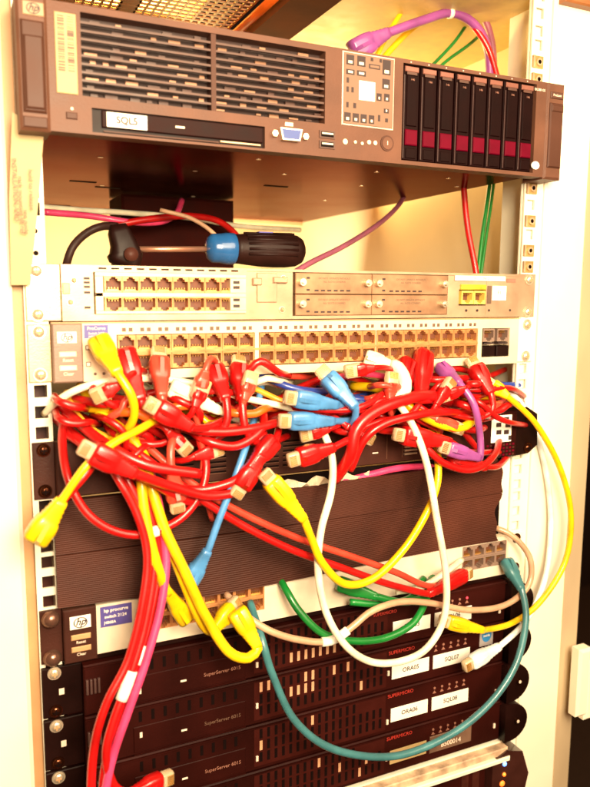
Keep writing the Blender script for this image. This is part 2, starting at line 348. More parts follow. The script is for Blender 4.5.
# vga
b = MB(); b.prism([(181, 195), (200, 195), (198, 186), (183, 186)], Y-5, Y, 0); b.prism([(182.4, 194), (198.6, 194), (197, 187), (184, 187)], Y-5.4, Y-5, 1)
v = b.build('vga_port', [M_steel, M_vga], SV)
HEX = MB().disc(0, 0, 2.6, -3.6, 0, 6, 0).disc(0, 0, 1.2, -3.7, -3.5, 8, 0).mesh('hex_nut', M_steel)
inst('hex_nut', HEX, v, (177.4, Y, 190.5)); inst('hex_nut', HEX, v, (203.8, Y, 190.5))
MB().bbox(187, 194, Y-.4, Y, 197.6, 200.4, .2).build('port_symbol', M_inkw, SV)
for z in (194.3, 186.4):
    b = MB(); b.box(217, 231, Y-1, Y, z-3, z+3, 0); b.box(218.4, 229.6, Y-1.4, Y-1, z-1.9, z+1.9, 1); b.box(219, 229, Y-1.7, Y-1.4, z-.1, z+1.2, 2); b.build('usb_port', [M_slat, M_hole, M_inkw], SV)
for k, (x, z, r_) in enumerate(((240.6, 190.3, 2.2), (250, 190.8, 1.3), (256.5, 190.3, 1.3), (263, 191.8, 1.8), (269, 191.8, 1.8))):
    b = MB(); b.disc(x, z, r_, Y-.8, Y); b.build('indicator_light', mat('indicator_lens', (.75, .6, .4), .3), SV)
b = MB(); b.disc(280.5, 192.5, 6.4, Y-.8, Y, 24, 0); b.disc(280.5, 192.5, 5, Y-1.3, Y-.8, 24, 1); b.build('power_button', [M_bezeld, M_bezel], SV)
text('1', 4.5, 280.5, 192.5, Y-1.3, M_inkw, SV)
# diagnostic panel
MB().bbox(237, 286, Y-.9, Y, 203.4, 260.3, .4).build('panel_rim', M_inkw, SV)
b = MB(); b.bbox(238, 285, Y-1.6, Y-.9, 204.4, 259.3, .3); dp = b.build('diagnostic_panel', mat('diagnostic_panel_grey', (.19, .10, .06), .5, var=.05), SV)
tiles = [(240, 247, 250, 257.5, 0), (250, 257.5, 250, 257.8, 0), (274, 281.5, 246.5, 258, 0), (240, 247.5, 242.6, 246.4, 0), (250, 258, 242.6, 246.6, 0), (274, 281, 235.2, 243, 0),
  (268.8, 273.4, 225.3, 231, 0), (276, 281, 225.5, 231.5, 0), (238.8, 244.6, 206.2, 213, 0), (246.6, 252.2, 206.2, 213, 0), (254, 259.6, 206.2, 213, 0), (261.8, 266.8, 206.4, 213, 0),
  (252, 267, 224, 239, 1), (262.5, 264.8, 255.4, 258, 0), (271, 273, 255.4, 258, 0), (240.5, 242.5, 229, 233, 0), (240.5, 242.5, 236, 240, 0), (245, 247, 229, 233, 0), (240.5, 242.5, 217, 221, 0), (247, 249.5, 217, 221, 0), (276, 280.6, 216.2, 219.6, 0), (277.5, 280, 209, 212, 0), (270.5, 272.5, 209, 214, 0)]
for a in tiles:
    b = MB(); b.box(a[0], a[1], Y-1.9, Y-1.6, a[2], a[3]); p = b.build('panel_symbol', M_white if a[4] else M_ink, dp)
    if a[1]-a[0] > 4 and not a[4]: MB().box(a[0]+1.6, a[1]-1.6, Y-2.05, Y-1.9, a[2]+1, a[2]+2.4+.1*(a[3]-a[2])).build('symbol_mark', M_inkw, p)
b = MB(); b.box(261, 271.5, Y-1.8, Y-1.6, 249.5, 253, 0); b.box(262, 270.5, Y-1.95, Y-1.8, 250.3, 252.2, 1); b.build('fan_symbol', [M_ink, mat('diagnostic_panel_grey', (0, 0, 0))], dp)
# eight drives
MB().box(295.1, 439.9, -15.5, -14.1, 180.21, 258.79).build('drive_bay', M_hole, SV)
for k in range(8):
    x = 296+k*17.95; b = MB(); b.bbox(x, x+16.6, Y+1.5, -15.6, 180.8, 258, .8); b.bbox(x+3.6, x+14.2, Y+.4, Y+1.5, 209, 250, .5)
    dr = b.build('hard_drive', mat('drive_plastic', (.0075, .0009, .0008), .5, var=.15, spec=.08), SV)
    b = MB(); b.bbox(x+2.6, x+14.8, Y-.6, Y+1.5, 193, 206, .8); b.build('release_button', M_magenta, dr)
    b = MB(); b.bbox(x+1.4, x+15.2, Y+.2, Y+1.5, 252.6, 257, .5); b.box(x+3, x+13, Y-.1, Y+.2, 250.2, 252.4, 1); b.build('drive_handle', [mat('drive_handle_metal', (.24, .09, .065), .4, .3), M_slat], dr)
    b = MB(); b.bbox(x+.3, x+1.5, Y+.3, Y+1.5, 182, 250, .2); b.build('side_strip', mat('drive_strip', (.03, .007, .006), .4), dr)
    b = MB(); b.bbox(x+4, x+14, Y+.6, Y+1.5, 182.5, 191, .4); b.build('lever_foot', MATS['drive_plastic'], dr)
    text('146', 2.6, x+9, 182.6+64, Y+.4, M_inkd, dr)
for x in range(302, 440, 18): MB().box(x, x+1, Y-.3, Y, 259.6, 260.6).build('bay_mark', M_inkw, SV)
b = MB(); b.box(288, 372, 30, 62, 262.1, 268); b.box(372, 412, 20, 50, 262.1, 266); b.build('top_cover_latch', M_brownp, SV)
# underside stampings
b = MB()
for (x, y) in ((60, 60), (150, 90), (230, 70), (330, 100), (90, 220), (200, 260), (350, 220), (420, 60), (280, 350), (130, 380), (380, 20), (180, 10), (300, 20)): b.add([(x+2.4*math.cos(a*.785), y+2.4*math.sin(a*.785), 177.3) for a in range(8)]+[(x+2.4*math.cos(a*.785), y+2.4*math.sin(a*.785), 177.59) for a in range(8)], [(7, 6, 5, 4, 3, 2, 1, 0)]+[(i, (i+1) % 8, 8+(i+1) % 8, 8+i) for i in range(8)])
b.build('underside_rivets', M_steel, SV)
for (x, y) in ((55, 200), (85, 230), (60, 420), (240, 140)): MB().box(x, x+26, y, y+5, 177.2, 177.59).build('underside_slot', M_hole, SV)
MB().box(12, 440, 470, 484, 172, 177.5).build('rear_lip', M_creamd, SV)

# ------------------------------------------------------------------ router
RO = thing('router', 'bare metal router with two rows of eight ports and slotted cover plates', 'router', (232, -6, 45.5))
Y = -6
MB().box(10, 452, 6, 380, 45.6, 87.6).build('chassis', M_router, RO)
b = MB(); b.box(17, 40, Y, 5.99, 46, 87.5); b.box(40, 163, Y, 5.99, 82.5, 87.5); b.box(40, 163, Y, 5.99, 46, 51); b.box(163, 450, Y, 5.99, 46, 48.6); b.box(163, 450, Y, 5.99, 85.4, 87.5)
b.box(163, 205, Y+1, 5.99, 48.61, 85.39); b.box(365, 378, Y+1, 5.99, 48.61, 85.39); b.box(410, 450, Y+.5, 5.99, 48.61, 85.39); b.box(378.01, 409.99, Y+1, 5.99, 72.6, 85.39); b.box(378.01, 409.99, Y+1, 5.99, 48.61, 57)
b.box(40, 163, 4, 5.99, 51, 82.5); b.build('front_plate', M_router, RO)
def ear(parent, xa, xb, z0, z1, m_, screw, left, zz=(38.1, 6.35), base=0, y=0):
    e = MB().bbox(xa, xb, -2.5+y, -.05, z0, z1, .6).build('mounting_ear', m_, parent)
    for z in zz: inst('mounting_screw', screw, e, (0 if left else 465.1, -2.5+y, base+z))
ear(RO, -8, 16.9, 46, 88, M_zinc, SCREW, True, base=44.45); ear(RO, 450.1, 474, 46, 88, M_router, SCREW, False, base=44.45)
# vent slots along the top edge
for x in [44+i*9.6 for i in range(12)]: MB().box(x, x+6, Y-.15, Y, 84.6, 85.9).build('vent_slot', M_hole, RO)
b = MB(); b.bbox(41, 162, Y-2, 3.99, 79.4, 82.4, .4); b.bbox(41, 162, Y-2, 3.99, 64, 67.4, .4); b.bbox(41, 162, Y-2, 3.99, 51.1, 53.4, .4); b.bbox(41, 47, Y-2, 3.99, 53.41, 79.39, .4); b.bbox(148, 162, Y-2, 3.99, 53.41, 63.99, .4); b.bbox(148, 162, Y-2, 3.99, 67.41, 79.39, .4)
md = b.build('port_module', mat('module_plate', (.80, .60, .38), .4, .2), RO)
for k in range(8):
    inst('rj45_port', RJ_B, md, (54.6+k*13.1, Y-1.8, 73.4)); inst('rj45_port', RJ_A, md, (54.6+k*13.1, Y-1.8, 58.6))
for i, z in enumerate((76, 72, 62, 57)): MB().box(150.5, 156, Y-2.3, Y-2, z-1.2, z+1.2).build('module_mark', M_ink, md)
for z in (77.6, 74.6, 71.4, 67.2, 56): MB().box(33, 37.5, Y-.3, Y, z-.9, z+.9).build('light_slot', M_ink, RO)
inst('small_screw', SMALLSCREW, RO, (26, Y, 76)); inst('small_screw', SMALLSCREW, RO, (23, Y, 60)); MB().bbox(17.6, 22.8, Y-1, Y, 66, 74, .4).build('ground_tab', M_port, RO)
b = MB(); b.bbox(172, 190, Y-.4, Y+.99, 60, 84, .5); b.bbox(168, 176, Y-2, Y-.4, 74, 80, .8); b.bbox(186, 199, Y-2.4, Y-.4, 76, 81, .8); b.build('module_handle', M_router, RO); inst('small_screw', SMALLSCREW, RO, (195, Y+1, 54)); inst('small_screw', SMALLSCREW, RO, (196, Y+1, 80))
for (xa, xb) in ((207, 281.8), (282.2, 364)):
    for (za, zb) in ((48.9, 66.6), (67.2, 84.9)):
        b = MB(); b.bbox(xa, xb, Y-.2, 5.99, za, zb, .5); cp = b.build('slot_cover', mat('slot_cover_metal', (.36, .20, .11), .42, .35, var=.2), RO)
        for xs in (xa+5, xb-6):
            s = MB().disc(xs, (za+zb)/2+1, 3.1, Y-5.5, Y-.2, 14).disc(xs, (za+zb)/2+1, 1.6, Y-8, Y-5.5, 10).build('thumb_screw', M_steel, cp)
        MB().box(xa+13, xb-14, Y-.35, Y-.2, za+9.2, zb-2).build('printed_panel', M_inkf, cp) if False else None
        for i in range(6): MB().box(xa+18+i*6.2, xa+21.8+i*6.2, Y-.4, Y-.2, za+2.2, za+3.6).build('cover_slot', M_ink, cp)
        text('DO NOT OPERATE WITHOUT', 2.3, (xa+xb)/2, zb-4.4, Y-.2, M_inkf, cp); text('ALL SLOTS COVERED', 2.3, (xa+xb)/2, zb-7.3, Y-.2, M_inkf, cp)
        for dz in (3.4, 13.5): MB().box(xa+10.4, xa+13.4, Y-.4, Y-.2, za+dz-.8, za+dz+.8).build('cover_mark', M_ink, cp)
b = MB(); b.bbox(379, 408.6, Y-1.6, 0, 72, 77, .5); b.build('port_cap', CC['dull'], RO)
for x in (386.6, 401.2): inst('rj45_port', rj45(False, mat('yellow_port_rim', (.80, .58, .12), .4)), RO, (x, Y-1.2, 64.8))
MB().bbox(372, 432, Y-.5, Y, 80.6, 85.2, .1).build('name_label', M_white, RO); text('DSL       LINE 2', 3, 402, 82.8, Y-.5, M_inkf, RO)
MB().bbox(417, 434, Y-.3, Y+.49, 62, 76, .2).build('number_label', M_white, RO); text('F1', 5, 425.6, 69.4, Y-.3, M_inkf, RO); MB().box(434, 445, Y-.1, Y+.49, 79.6, 83.2).build('maker_mark', M_inkd, RO)
MB().bbox(411, 416, Y-.3, Y+.49, 59, 76, .2).build('label_edge', M_inkf, RO)
for x in (387, 400, 414, 440): MB().disc(x, 52.5, 1.2, Y+.2, Y+1).build('status_light', M_ink, RO)

# ------------------------------------------------------------------ 48 port switch
SW = thing('network_switch', 'forty eight port network switch with grey logo end under the router', 'switch', (232, -8, 0))
Y = -8
MB().box(10, 452, 3, 260, .6, 43.8).build('chassis', M_grey, SW)
b = MB(); b.bbox(8.6, 30.4, Y-1.5, 2.99, .2, 44.4, 1); b.build('end_panel', M_grey, SW)
groups = ((56.5, 8), (173.4, 8), (287, 8))
b = MB(); b.box(30.5, 450, Y, 2.99, 35.4, 44.2); b.box(30.5, 450, Y, 2.99, .3, 7.4); b.box(30.5, 55.8, Y, 2.99, 7.41, 35.39); b.box(169.4, 172.9, Y, 2.99, 7.41, 35.39); b.box(285.9, 286.4, Y, 2.99, 7.41, 35.39); b.box(400, 405, Y, 2.99, 7.41, 35.39); b.box(439, 450, Y, 2.99, 7.41, 35.39)
b.box(55.8, 439, 1, 2.99, 7.41, 35.39); b.build('face_plate', M_switch, SW)
MB().box(8.6, 452, Y-.6, 3, 44.41, 45.2).build('top_edge', M_creamd, SW)
pw = 14.08
for gx, n in groups:
    for k in range(n):
        x = gx+pw*(k+.5); inst('rj45_port', RJ_B, SW, (x, Y+.2, 28.6)); inst('rj45_port', RJ_A, SW, (x, Y+.2, 14.6))
        for dx in (-3.5, 1.6): b = MB().bbox(x+dx, x+dx+3, Y-.3, Y, 37.6, 40.6, .2); o = b.build('port_light', M_inkf, SW)
MB().box(55.9, 399.9, Y-.4, 0.99, 20.7, 22.4).build('port_divider', M_port, SW)
for x in (413.4, 430.6): inst('rj45_port', RJG_A, SW, (x, Y+.2, 28.6)); MB().bbox(x-7.6, x+7.6, Y-.8, .99, 8, 18.2, .8).build('fibre_slot', M_black, SW); MB().box(x-6, x+6, Y-.3, .99, 20, 21.4).build('slot_mark', M_ink, SW)
hp_badge(19, 34, 14, 8.5, Y-1.5, SW)
for z, s in ((21.5, 'Reset'), (11.2, 'Clear')):
    MB().bbox(13, 25.5, Y-2.5, Y-1.5, z-2, z+2, .6).build('push_button', M_inkw, SW); text(s, 3.4, 19.4, z-4.4, Y-1.5, M_inkw, SW)
MB().box(31.8, 49.6, Y-.3, Y, 33, 43).build('series_label', M_blueink, SW); text('ProCurve', 3.4, 40.8, 40.4, Y-.3, M_inkw, SW); text('Switch 2650', 2.4, 40.8, 36.6, Y-.3, M_inkw, SW); text('J4899B', 2.2, 38, 34.2, Y-.3, M_inkw, SW)
for z in (26, 13.5): b = MB(); b.box(32.4, 36, Y-.5, Y, z-1.8, z+1.8, 0); b.box(33, 35.4, Y-.6, Y-.5, z-1.2, z+1.2, 1); b.build('mode_light', [M_inkf, M_white], SW)
for x, z in ((42, 15), (39, 6), (45.5, 6), (44, 30)): MB().disc(x, z, 1.2, Y-.4, Y, 8).build('status_light', M_inkf, SW)
ear(SW, -8, 8.5, .6, 43.6, M_zinc, SCREW, True); ear(SW, 450.1, 474, .6, 43.6, M_cream, SCREW, False)

# ------------------------------------------------------------------ dark slotted server (3rd unit down)
DS = thing('slotted_server', 'dark grey flat server with groups of short vent slots behind the cable tangle', 'server', (232, -6, -89))
Y = -6
MB().box(10, 450, 2, 480, -88, -45.4).build('chassis', M_dark, DS)
MB().bbox(8, 405, Y, 1.99, -88.5, -45, 1).build('front_bezel', M_charc, DS)
for gx in (96, 124, 178, 196):
    for k in range(6):
        MB().box(gx, gx+20 if gx != 178 else gx+14, Y-.3, Y, -60-k*4.2, -58.4-k*4.2).build('vent_slot', M_hole, DS); MB().box(gx, gx+20 if gx != 178 else gx+14, Y-.5, Y, -60.6-k*4.2, -60.02-k*4.2).build('slot_lip', M_bezel, DS)
for x, z in ((272, -57), (279, -57), (272, -66), (279, -66)): b = MB(); b.disc(x, z, 2.6, Y-.8, Y, 12, 0); b.disc(x, z, 1.3, Y-1, Y-.8, 10, 1); b.build('round_button', [M_inkw, M_ink], DS)
for x in (262, 301, 318): MB().box(x, x+.8, Y-.3, Y, -84, -50).build('seam', M_bezel, DS)
b = MB()
for k in range(8): b.box(320, 334, Y-2, Y-.01, -58-k*3.4, -56.4-k*3.4, 0)
b.build('metal_fins', M_steel, DS)
MB().box(286, 292, Y-.3, Y, -78, -76.8).build('seam_mark', M_inkw, DS)
b = MB(); b.bbox(405.2, 449, Y-8, 1.99, -93, -47, 1.5); ce = b.build('end_block', M_dark, DS)
MB().bbox(416, 441, Y-8.5, Y-8, -77, -50, .1).build('white_plate', M_white, ce)
for (x, z) in ((431, -56.5), (421.5, -61.5), (433, -62.5), (422, -69), (431.5, -69.5), (437.4, -75.4)): MB().box(x, x+6.2 if x < 436 else x+3.6, Y-8.8, Y-8.5, z, z+4.4).build('black_square', M_ink, ce)
for r_ in range(4):
    for c_ in range(9): MB().box(411+c_*4, 413.6+c_*4, Y-8.4, Y-8, -91+r_*3.4, -89+r_*3.4).build('mesh_dot', M_magenta if (r_+c_) % 2 else M_panel, ce)
ear(DS, -8, 7.9, -89, -45, M_charc, SCREWD, True, base=-88.9)
b = MB(); b.prism([(449.1, -47), (462, -44), (476, -52), (478, -84), (466, -92), (449.1, -93)], Y-6, -.05); e = b.build('mounting_ear', M_black, DS)
for z in (-54, -86): inst('mounting_screw', SCREWD, e, (465, Y-6, z))

# ------------------------------------------------------------------ ribbed blanking panel
BP = thing('ribbed_panel', 'dark grey finely ribbed plastic blanking panel with a wavy right edge', 'panel', (220, -12, -185))
def ribpanel(zt, zb, name, y0, seed):
    rnd = random.Random(seed); nz = int((zt(0)-zb(0))/1.55)*2; xs = [5+i*(433-5)/44 for i in range(45)]; v = []; f = []
    for j in range(nz+1):
        t = j/nz
        for i, x in enumerate(xs):
            a, c = zt(x), zb(x); z = a+(c-a)*t
            if i == 44: x = x+4*math.sin(z*.09)+2*math.sin(z*.23+1)
            bow = 2.2*math.sin(x*.014+seed)+1.0*math.sin(z*.06+x*.02)
            v.append((x, y0+bow*.6+(.38 if j % 2 else -.0)-.25, z))
    n = len(xs)
    for j in range(nz):
        for i in range(n-1): f.append((j*n+i, j*n+i+1, (j+1)*n+i+1, (j+1)*n+i))
    k = len(v); v2 = [Vector(p)+Vector((0, 3, 0)) for p in v]; b = MB()
    b.add(v, f); b.add(v2, [tuple(reversed(q)) for q in f])
    per = [i for i in range(n)]+[j*n+n-1 for j in range(1, nz+1)]+[nz*n+i for i in range(n-2, -1, -1)]+[j*n for j in range(nz-1, 0, -1)]
    b.f += [[per[i], k+per[i], k+per[(i+1) % len(per)], per[(i+1) % len(per)]] for i in range(len(per))]; b.mi += [0]*len(per); b.sm += [False]*len(per)
    return b.build(name, M_ribbed, BP)
topf = lambda x: -89.6-9*max(0, min(1, (x-105)/30))*(1-.8*max(0, min(1, (x-300)/110)))+(1.2*math.sin(x*.05) if x > 120 else 0)
ribpanel(topf, lambda x: -131-1.0*math.sin(x*.01), 'upper_strip', -12, 1)
ribpanel(lambda x: -131.8-1.0*math.sin(x*.01), lambda x: -174+(-8*min(1, max(0, (x-60)/60)))-2*math.sin(x*.012), 'lower_strip', -11.2, 2.3)
MB().box(8, 440, -3, -1, -176, -90.6).build('backing', M_hole, BP)
# torn paper tucked over the panel
pp = thing('torn_paper', 'crumpled cream paper strip poking up over the ribbed panel edge', 'paper', (250, -12, -88))
b = MB(); v = []; n = 16
for i in range(n): x = 192+i*(86/(n-1)); v += [(x, -11+2*math.sin(i*1.9), -101), (x, -13+2.5*math.sin(i*2.3+1), -93.5+2.6*math.sin(i*1.3)+1.4*math.sin(i*3.1))]
b.add(v, [(2*i, 2*i+2, 2*i+3, 2*i+1) for i in range(n-1)]); b.add([Vector(p)+Vector((0, .5, 0)) for p in v], [(2*i+1, 2*i+3, 2*i+2, 2*i) for i in range(n-1)]); b.build('sheet', mat('paper_cream', (.75, .6, .42), .6, var=.2, scale=120), pp)

# ------------------------------------------------------------------ lower 24 port switch
PC = thing('lower_switch', 'cream fronted twenty four port switch with purple label under the ribbed panel', 'switch', (232, -8, -222))
Y = -8
MB().box(10, 452, 4, 240, -221.6, -178.4).build('chassis', M_charc, PC)
MB().bbox(8.6, 33.8, Y-1.5, 3.99, -221.8, -177.6, 1).build('end_panel', M_charc, PC)
b = MB(); b.box(34, 450, Y, 3.99, -218.5, -207.4); b.box(34, 80, Y, 3.99, -207.39, -178); b.box(80, 178, Y, 3.99, -183, -178); b.box(178, 374, Y, 3.99, -207.39, -178); b.box(374, 391.5, Y, 3.99, -207.39, -178); b.box(391.5, 447, Y, 3.99, -182, -178); b.box(446.5, 450, Y, 3.99, -207.39, -182.01); b.box(80, 446.5, 2, 3.99, -207.39, -182.01)
b.build('face_plate', mat('lower_face_plate', (.70, .60, .46), .45, var=.06), PC)
MB().box(8.6, 450, Y, 3.99, -222.2, -218.6).build('bottom_edge', M_black, PC)
for k in range(7):
    x = 87.5+k*13.9; inst('rj45_port', RJ_B, PC, (x, Y+.2, -189)); 
    if k < 7: inst('rj45_port', RJ_A, PC, (x, Y+.2, -201.5))
for k in range(4):
    x = 398.6+k*13.9; inst('rj45_port', RJG_B, PC, (x, Y-.2, -188.5)); inst('rj45_port', RJG_A, PC, (x, Y-.2, -201.2))
hp_badge(21.4, -188.5, 16, 10.5, Y-1.5, PC)
for z in (-200.5, -210.5): MB().bbox(14, 29, Y-2.5, Y-1.5, z-2.2, z+2.2, .6).build('push_button', M_creamd, PC)
text('Reset', 3.2, 21.5, -205, Y-1.5, M_inkw, PC); text('Clear', 3.2, 21.5, -215, Y-1.5, M_inkw, PC)
MB().box(37, 62, Y-.3, Y, -197, -180).build('series_label', M_blueink, PC); text('hp procurve', 3.9, 49.5, -183.6, Y-.3, M_white, PC); text('switch 2124', 3.6, 49, -188.8, Y-.3, M_white, PC); text('J4868A', 3.2, 44.5, -193.6, Y-.3, M_white, PC)
ear(PC, -8, 8.5, -221.6, -178, M_charc, SCREWD, True, base=-222.25); ear(PC, 450.1, 474, -221.6, -178, M_cream, SCREWD, False, base=-222.25)
for z in (-184, -216):
    MB().dome(0, z, 7, -4.8, 6.5, 18).build('round_screw_cap', mat('cap_metal', (.20, .10, .07), .25, .7), PC)

# ------------------------------------------------------------------ three dark grille servers
SLOT = MB().prism([(-1.35, -4.5), (1.35, -4.5), (1.35, 4.5), (-1.35, 4.5)], -.25, 0).mesh('vent_hole', M_hole)
SLOTL = MB().prism([(-1.35, -4.5), (1.35, -4.5), (1.35, 4.5), (-1.35, 4.5)], -.25, 0).mesh('vent_hole', mat('vent_hole_lit_paint', (.55, .30, .17), .5))  # pale colour stands in for amber light in the openings
RIV = MB().bbox(-1.1, 1.1, -1.6, 0, -2.4, 2.4, .4).mesh('catch_pin', M_inkw)
names = (('first', 'DEV03', 'SQL06'), ('ORA05', 'ORA05', 'SQL07'), ('ORA06', 'ORA06', 'SQL08'), ('ORA10', 'ORA10', 'B500014'))
lab = ('dark maroon grille server right below the cream fronted lower switch', 'dark maroon grille server with white labels reading ORA05 and SQL07', 'dark maroon grille server with white labels reading ORA06 and SQL08', 'dark maroon grille server with a rounded grey label just above the cream tray')
for q in range(4):
    zb = -267.2-q*44.45; zt = zb+43.6
    if q == 0: zt -= .6
    G = thing('grille_server', lab[q], 'server', (232, -12, zb), 'dark one unit servers low in the rack'); Y = -12
    MB().box(10, 452, 0, 480, zb+.4, zt-.4).build('chassis', M_dark, G)
    b = MB(); b.bbox(22, 446, Y, -.01, zb+.3, zt-.3, 1.2); b.bbox(60, 158, Y-1, Y, zb+3, zt-18, .5); b.box(22, 446, Y-1.6, Y, zt-2.6, zt-1.4); b.box(60, 158, Y-1.4, Y, zb+1, zb+1.8)
    b.build('front_bezel', M_dark, G)
    for k in range(9):
        x = 66+k*10.4; inst('vent_hole', SLOT, G, (x, Y-.02, zt-10))
    MB().bbox(166.5, 303, Y-.02, Y+.5, zb+4, zt-3, .01).build('punched_field', mat('punched_field_paint', (.034, .0045, .0028), .6, spec=.1), G)
    # big punched field on the right half
    for r_ in range(3):
        for c_ in range(35):
            x = 173+c_*7.3; z = zt-9.0-r_*11.2
            if (r_ > 0 and x > 300) or (r_ == 0 and 272 < x < 350) or x > 425 or (r_ == 0 and x > 350): continue
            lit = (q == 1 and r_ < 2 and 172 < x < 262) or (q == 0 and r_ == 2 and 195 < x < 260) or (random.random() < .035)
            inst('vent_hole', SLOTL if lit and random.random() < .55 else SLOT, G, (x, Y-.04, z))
    for x in (66, 169, 305, 446-8): inst('catch_pin', RIV, G, (x, Y, zb+12+(q % 2)*6))
    MB().bbox(100, 105, Y-1.4, Y-1, zb+12, zb+13.6, .1).build('power_mark', M_inkw, G)
    text('SuperServer 6015', 4.6, 137, zb+13.6, Y-1, M_inkd if q != 1 else M_inkf, G)
    if q: text('SUPERMICRO', 5, 320, zt-6, Y, mat('red_lettering', (.45, .03, .02), .5), G)
    else: text('SUPERMICRO', 4.4, 300, zt-8, Y, mat('red_lettering', (.45, .03, .02), .5), G)
    if q < 3:
        MB().bbox(309, 352, Y-.7, Y, zb+10.5+q*0, zb+24.5, .1).build('name_label', M_white, G); text(names[q][1], 6.2, 330.5, zb+17.6, Y-.7, M_ink, G)
        MB().bbox(357, 402, Y-.7, Y, zb+10.5, zb+24.5, .1).build('name_label', M_white, G); text(names[q][2], 6.2, 379.5, zb+17.6, Y-.7, M_ink, G)
    else:
        MB().bbox(309, 352, Y-.7, Y, zb+10.5, zb+24.5, .1).build('name_label', M_yellab, G); text(names[q][1], 6.2, 330.5, zb+17.6, Y-.7, M_ink, G)
        b = MB(); b.bbox(356, 408, Y-1, Y, zb+9, zb+27, .5); l = b.build('asset_label', mat('grey_label', (.16, .09, .06), .4), G); text(names[q][2], 7, 382, zb+15, Y-1, M_inkw, l); text('SERVICE TAG', 3.4, 382, zb+23, Y-1, M_inkw, l)
    for k in range(5):
        x = 360+k*9; b = MB(); b.disc(x, zt-9.5, 1.3, Y-.5, Y, 8); b.build('status_light', M_ledr if (q == 0 and k == 4) else M_inkd, G); MB().prism([(x-2.2, zt-15), (x+2.2, zt-15), (x, zt-12)], Y-.3, Y).build('light_symbol', M_inkd, G)
    if q == 1:
        l = MB().bbox(414, 431, Y-.7, Y, zb+22, zb+42, .1).build('maker_sticker', mat('sticker_grey', (.35, .32, .32), .5), G); MB().disc(422.5, zb+33, 6, Y-1, Y-.7, 14, 0, 7).build('sticker_emblem', mat('sticker_blue', (.03, .22, .5), .5), l); text('inside', 3.6, 422.5, zb+33, Y-1, M_white, l)
    # left handle block with ridges and ears
    b = MB(); b.bbox(-8.4, 21.9, -4, -.05, zb+.8, zt-.8, .6); e = b.build('left_ear', M_black, G)
    for z in (38.1, 6.35): inst('mounting_screw', SCREWD if z < 10 else SCREW, e, (0+1, -4, zb+z-.2))
    for k in range(4): MB().bbox(23.6+k*3, 25.4+k*3, Y-2.4, Y, zb+19, zb+31, .4).build('grip_ridge', mat('ridge_plastic', (.09, .05, .045), .3), e)
    MB().bbox(4, 8, -4.6, -4, zb+19, zb+24, .1).build('ear_mark', M_inkw, e)
    n = 14; pts = [(446.2, zb+.6), (446.2, zb+42.6)]+[(452+24*math.sin(math.pi*k/n), zb+21.6+21*math.cos(math.pi*k/n)) for k in range(n+1)]
    b = MB(); b.prism(list(reversed(pts)), -20, -.05, 0, True); e = b.build('right_ear', M_black, G)
    b = MB(); b.disc(462, zb+22, 3.4, -21.6, -20, 12); b.disc(462, zb+22, 1.8, -22, -21.6, 6, 1); b.build('thumb_screw', [M_under, M_inkw], e)

# ------------------------------------------------------------------ cream tray and bottom unit
TR = thing('cable_tray', 'grubby cream shelf edge sloping across the bottom of the rack', 'shelf', (260, -20, -424))
zt = -402.4
b = MB(); b.bbox(60, 452, -24, 30, zt-17, zt-12, 1); b.box(60, 452, -10, 30, zt-11.9, zt-2); b.build('shelf_edge', M_cream, TR)
b = MB(); b.bbox(60, 452, -20, -10.1, zt-11.9, zt-4, 1); b.build('dusty_ledge', mat('dusty_metal', (.62, .42, .27), .5, var=.35, scale=70, bump=.5), TR)
BU = thing('bottom_server', 'dark unit below the shelf with glowing blue and orange lights', 'server', (260, -12, -480)); 
MB().bbox(10, 430, -12, 300, zt-70, zt-18.5, 1.2).build('case', M_dark, BU)
b = MB(); b.prism([(430.2, zt-70), (474, zt-66), (480, zt-40), (470, zt-12), (450, zt-6), (430.2, zt-14)], -22, -.05); e = b.build('right_ear', mat('clear_grey_plastic', (.04, .012, .009), .2, coat=.5), BU)
MB().dome(446, zt-20, 2.6, -22, 2).build('blue_light', M_ledb, e); MB().dome(446, zt-32, 2.2, -22, 2).build('orange_light', M_ledo, e); MB().dome(444, zt-42, 3.2, -22, 2).build('orange_light', M_ledo, e)
for x in (300, 312, 398, 412): MB().box(x, x+(2 if x < 350 else 9), -12.6, -12, zt-60, zt-22).build('front_strip', M_inkd if x < 350 else M_panel, BU)

# ------------------------------------------------------------------ things on top of the router
SD = thing('screwdriver', 'stubby screwdriver with black grip and blue collar lying on the router', 'screwdriver', (150, 20, 88))
a = at(300, 249, 20); c = at(138, 254, 20); zc = 104.5
def line(u): p = at(u, 250, 20); return Vector((p.x, 20, zc))
P = [line(u) for u in (303.5, 302.5, 300, 295, 285, 272, 258, 246, 238, 234)]
MB().sweep(P, [1, 7, 11, 13.5, 14.6, 14.8, 14.3, 13.2, 12.4, 12.3], 18).build('grip', M_rubber, SD)
P = [line(u) for u in (234, 233, 226, 219, 212, 208, 206)]
MB().sweep(P, [12.4, 13.2, 13.2, 12.2, 12.0, 9, 4], 18).build('collar', M_screwblue, SD)
MB().sweep([line(206)+Vector((0, 0, -1)), line(130)+Vector((0, 0, -3))], 2.4, 10).build('shaft', mat('shaft_steel', (.45, .22, .14), .35, .7), SD)
b = MB()
for k in range(7):
    a_ = -1.9+k*.32; q0 = line(292)+Vector((0, math.sin(a_)*14.2, math.cos(a_)*14.2)); b.sweep([q0, line(244)+Vector((0, math.sin(a_)*13.4, math.cos(a_)*13.4))], 1.1, 6)
b.build('grip_ridges', M_rubber, SD)
MB().bbox(183, 196, 16, 22, 118.4, 119.6, .3).build('grip_emblem', mat('emblem_blue', (.08, .07, .30), .5), SD)
BC = thing('power_plug', 'black power plug and lead standing left of the screwdriver', 'plug', (70, 22, 88))
p = at(123, 242, 24)
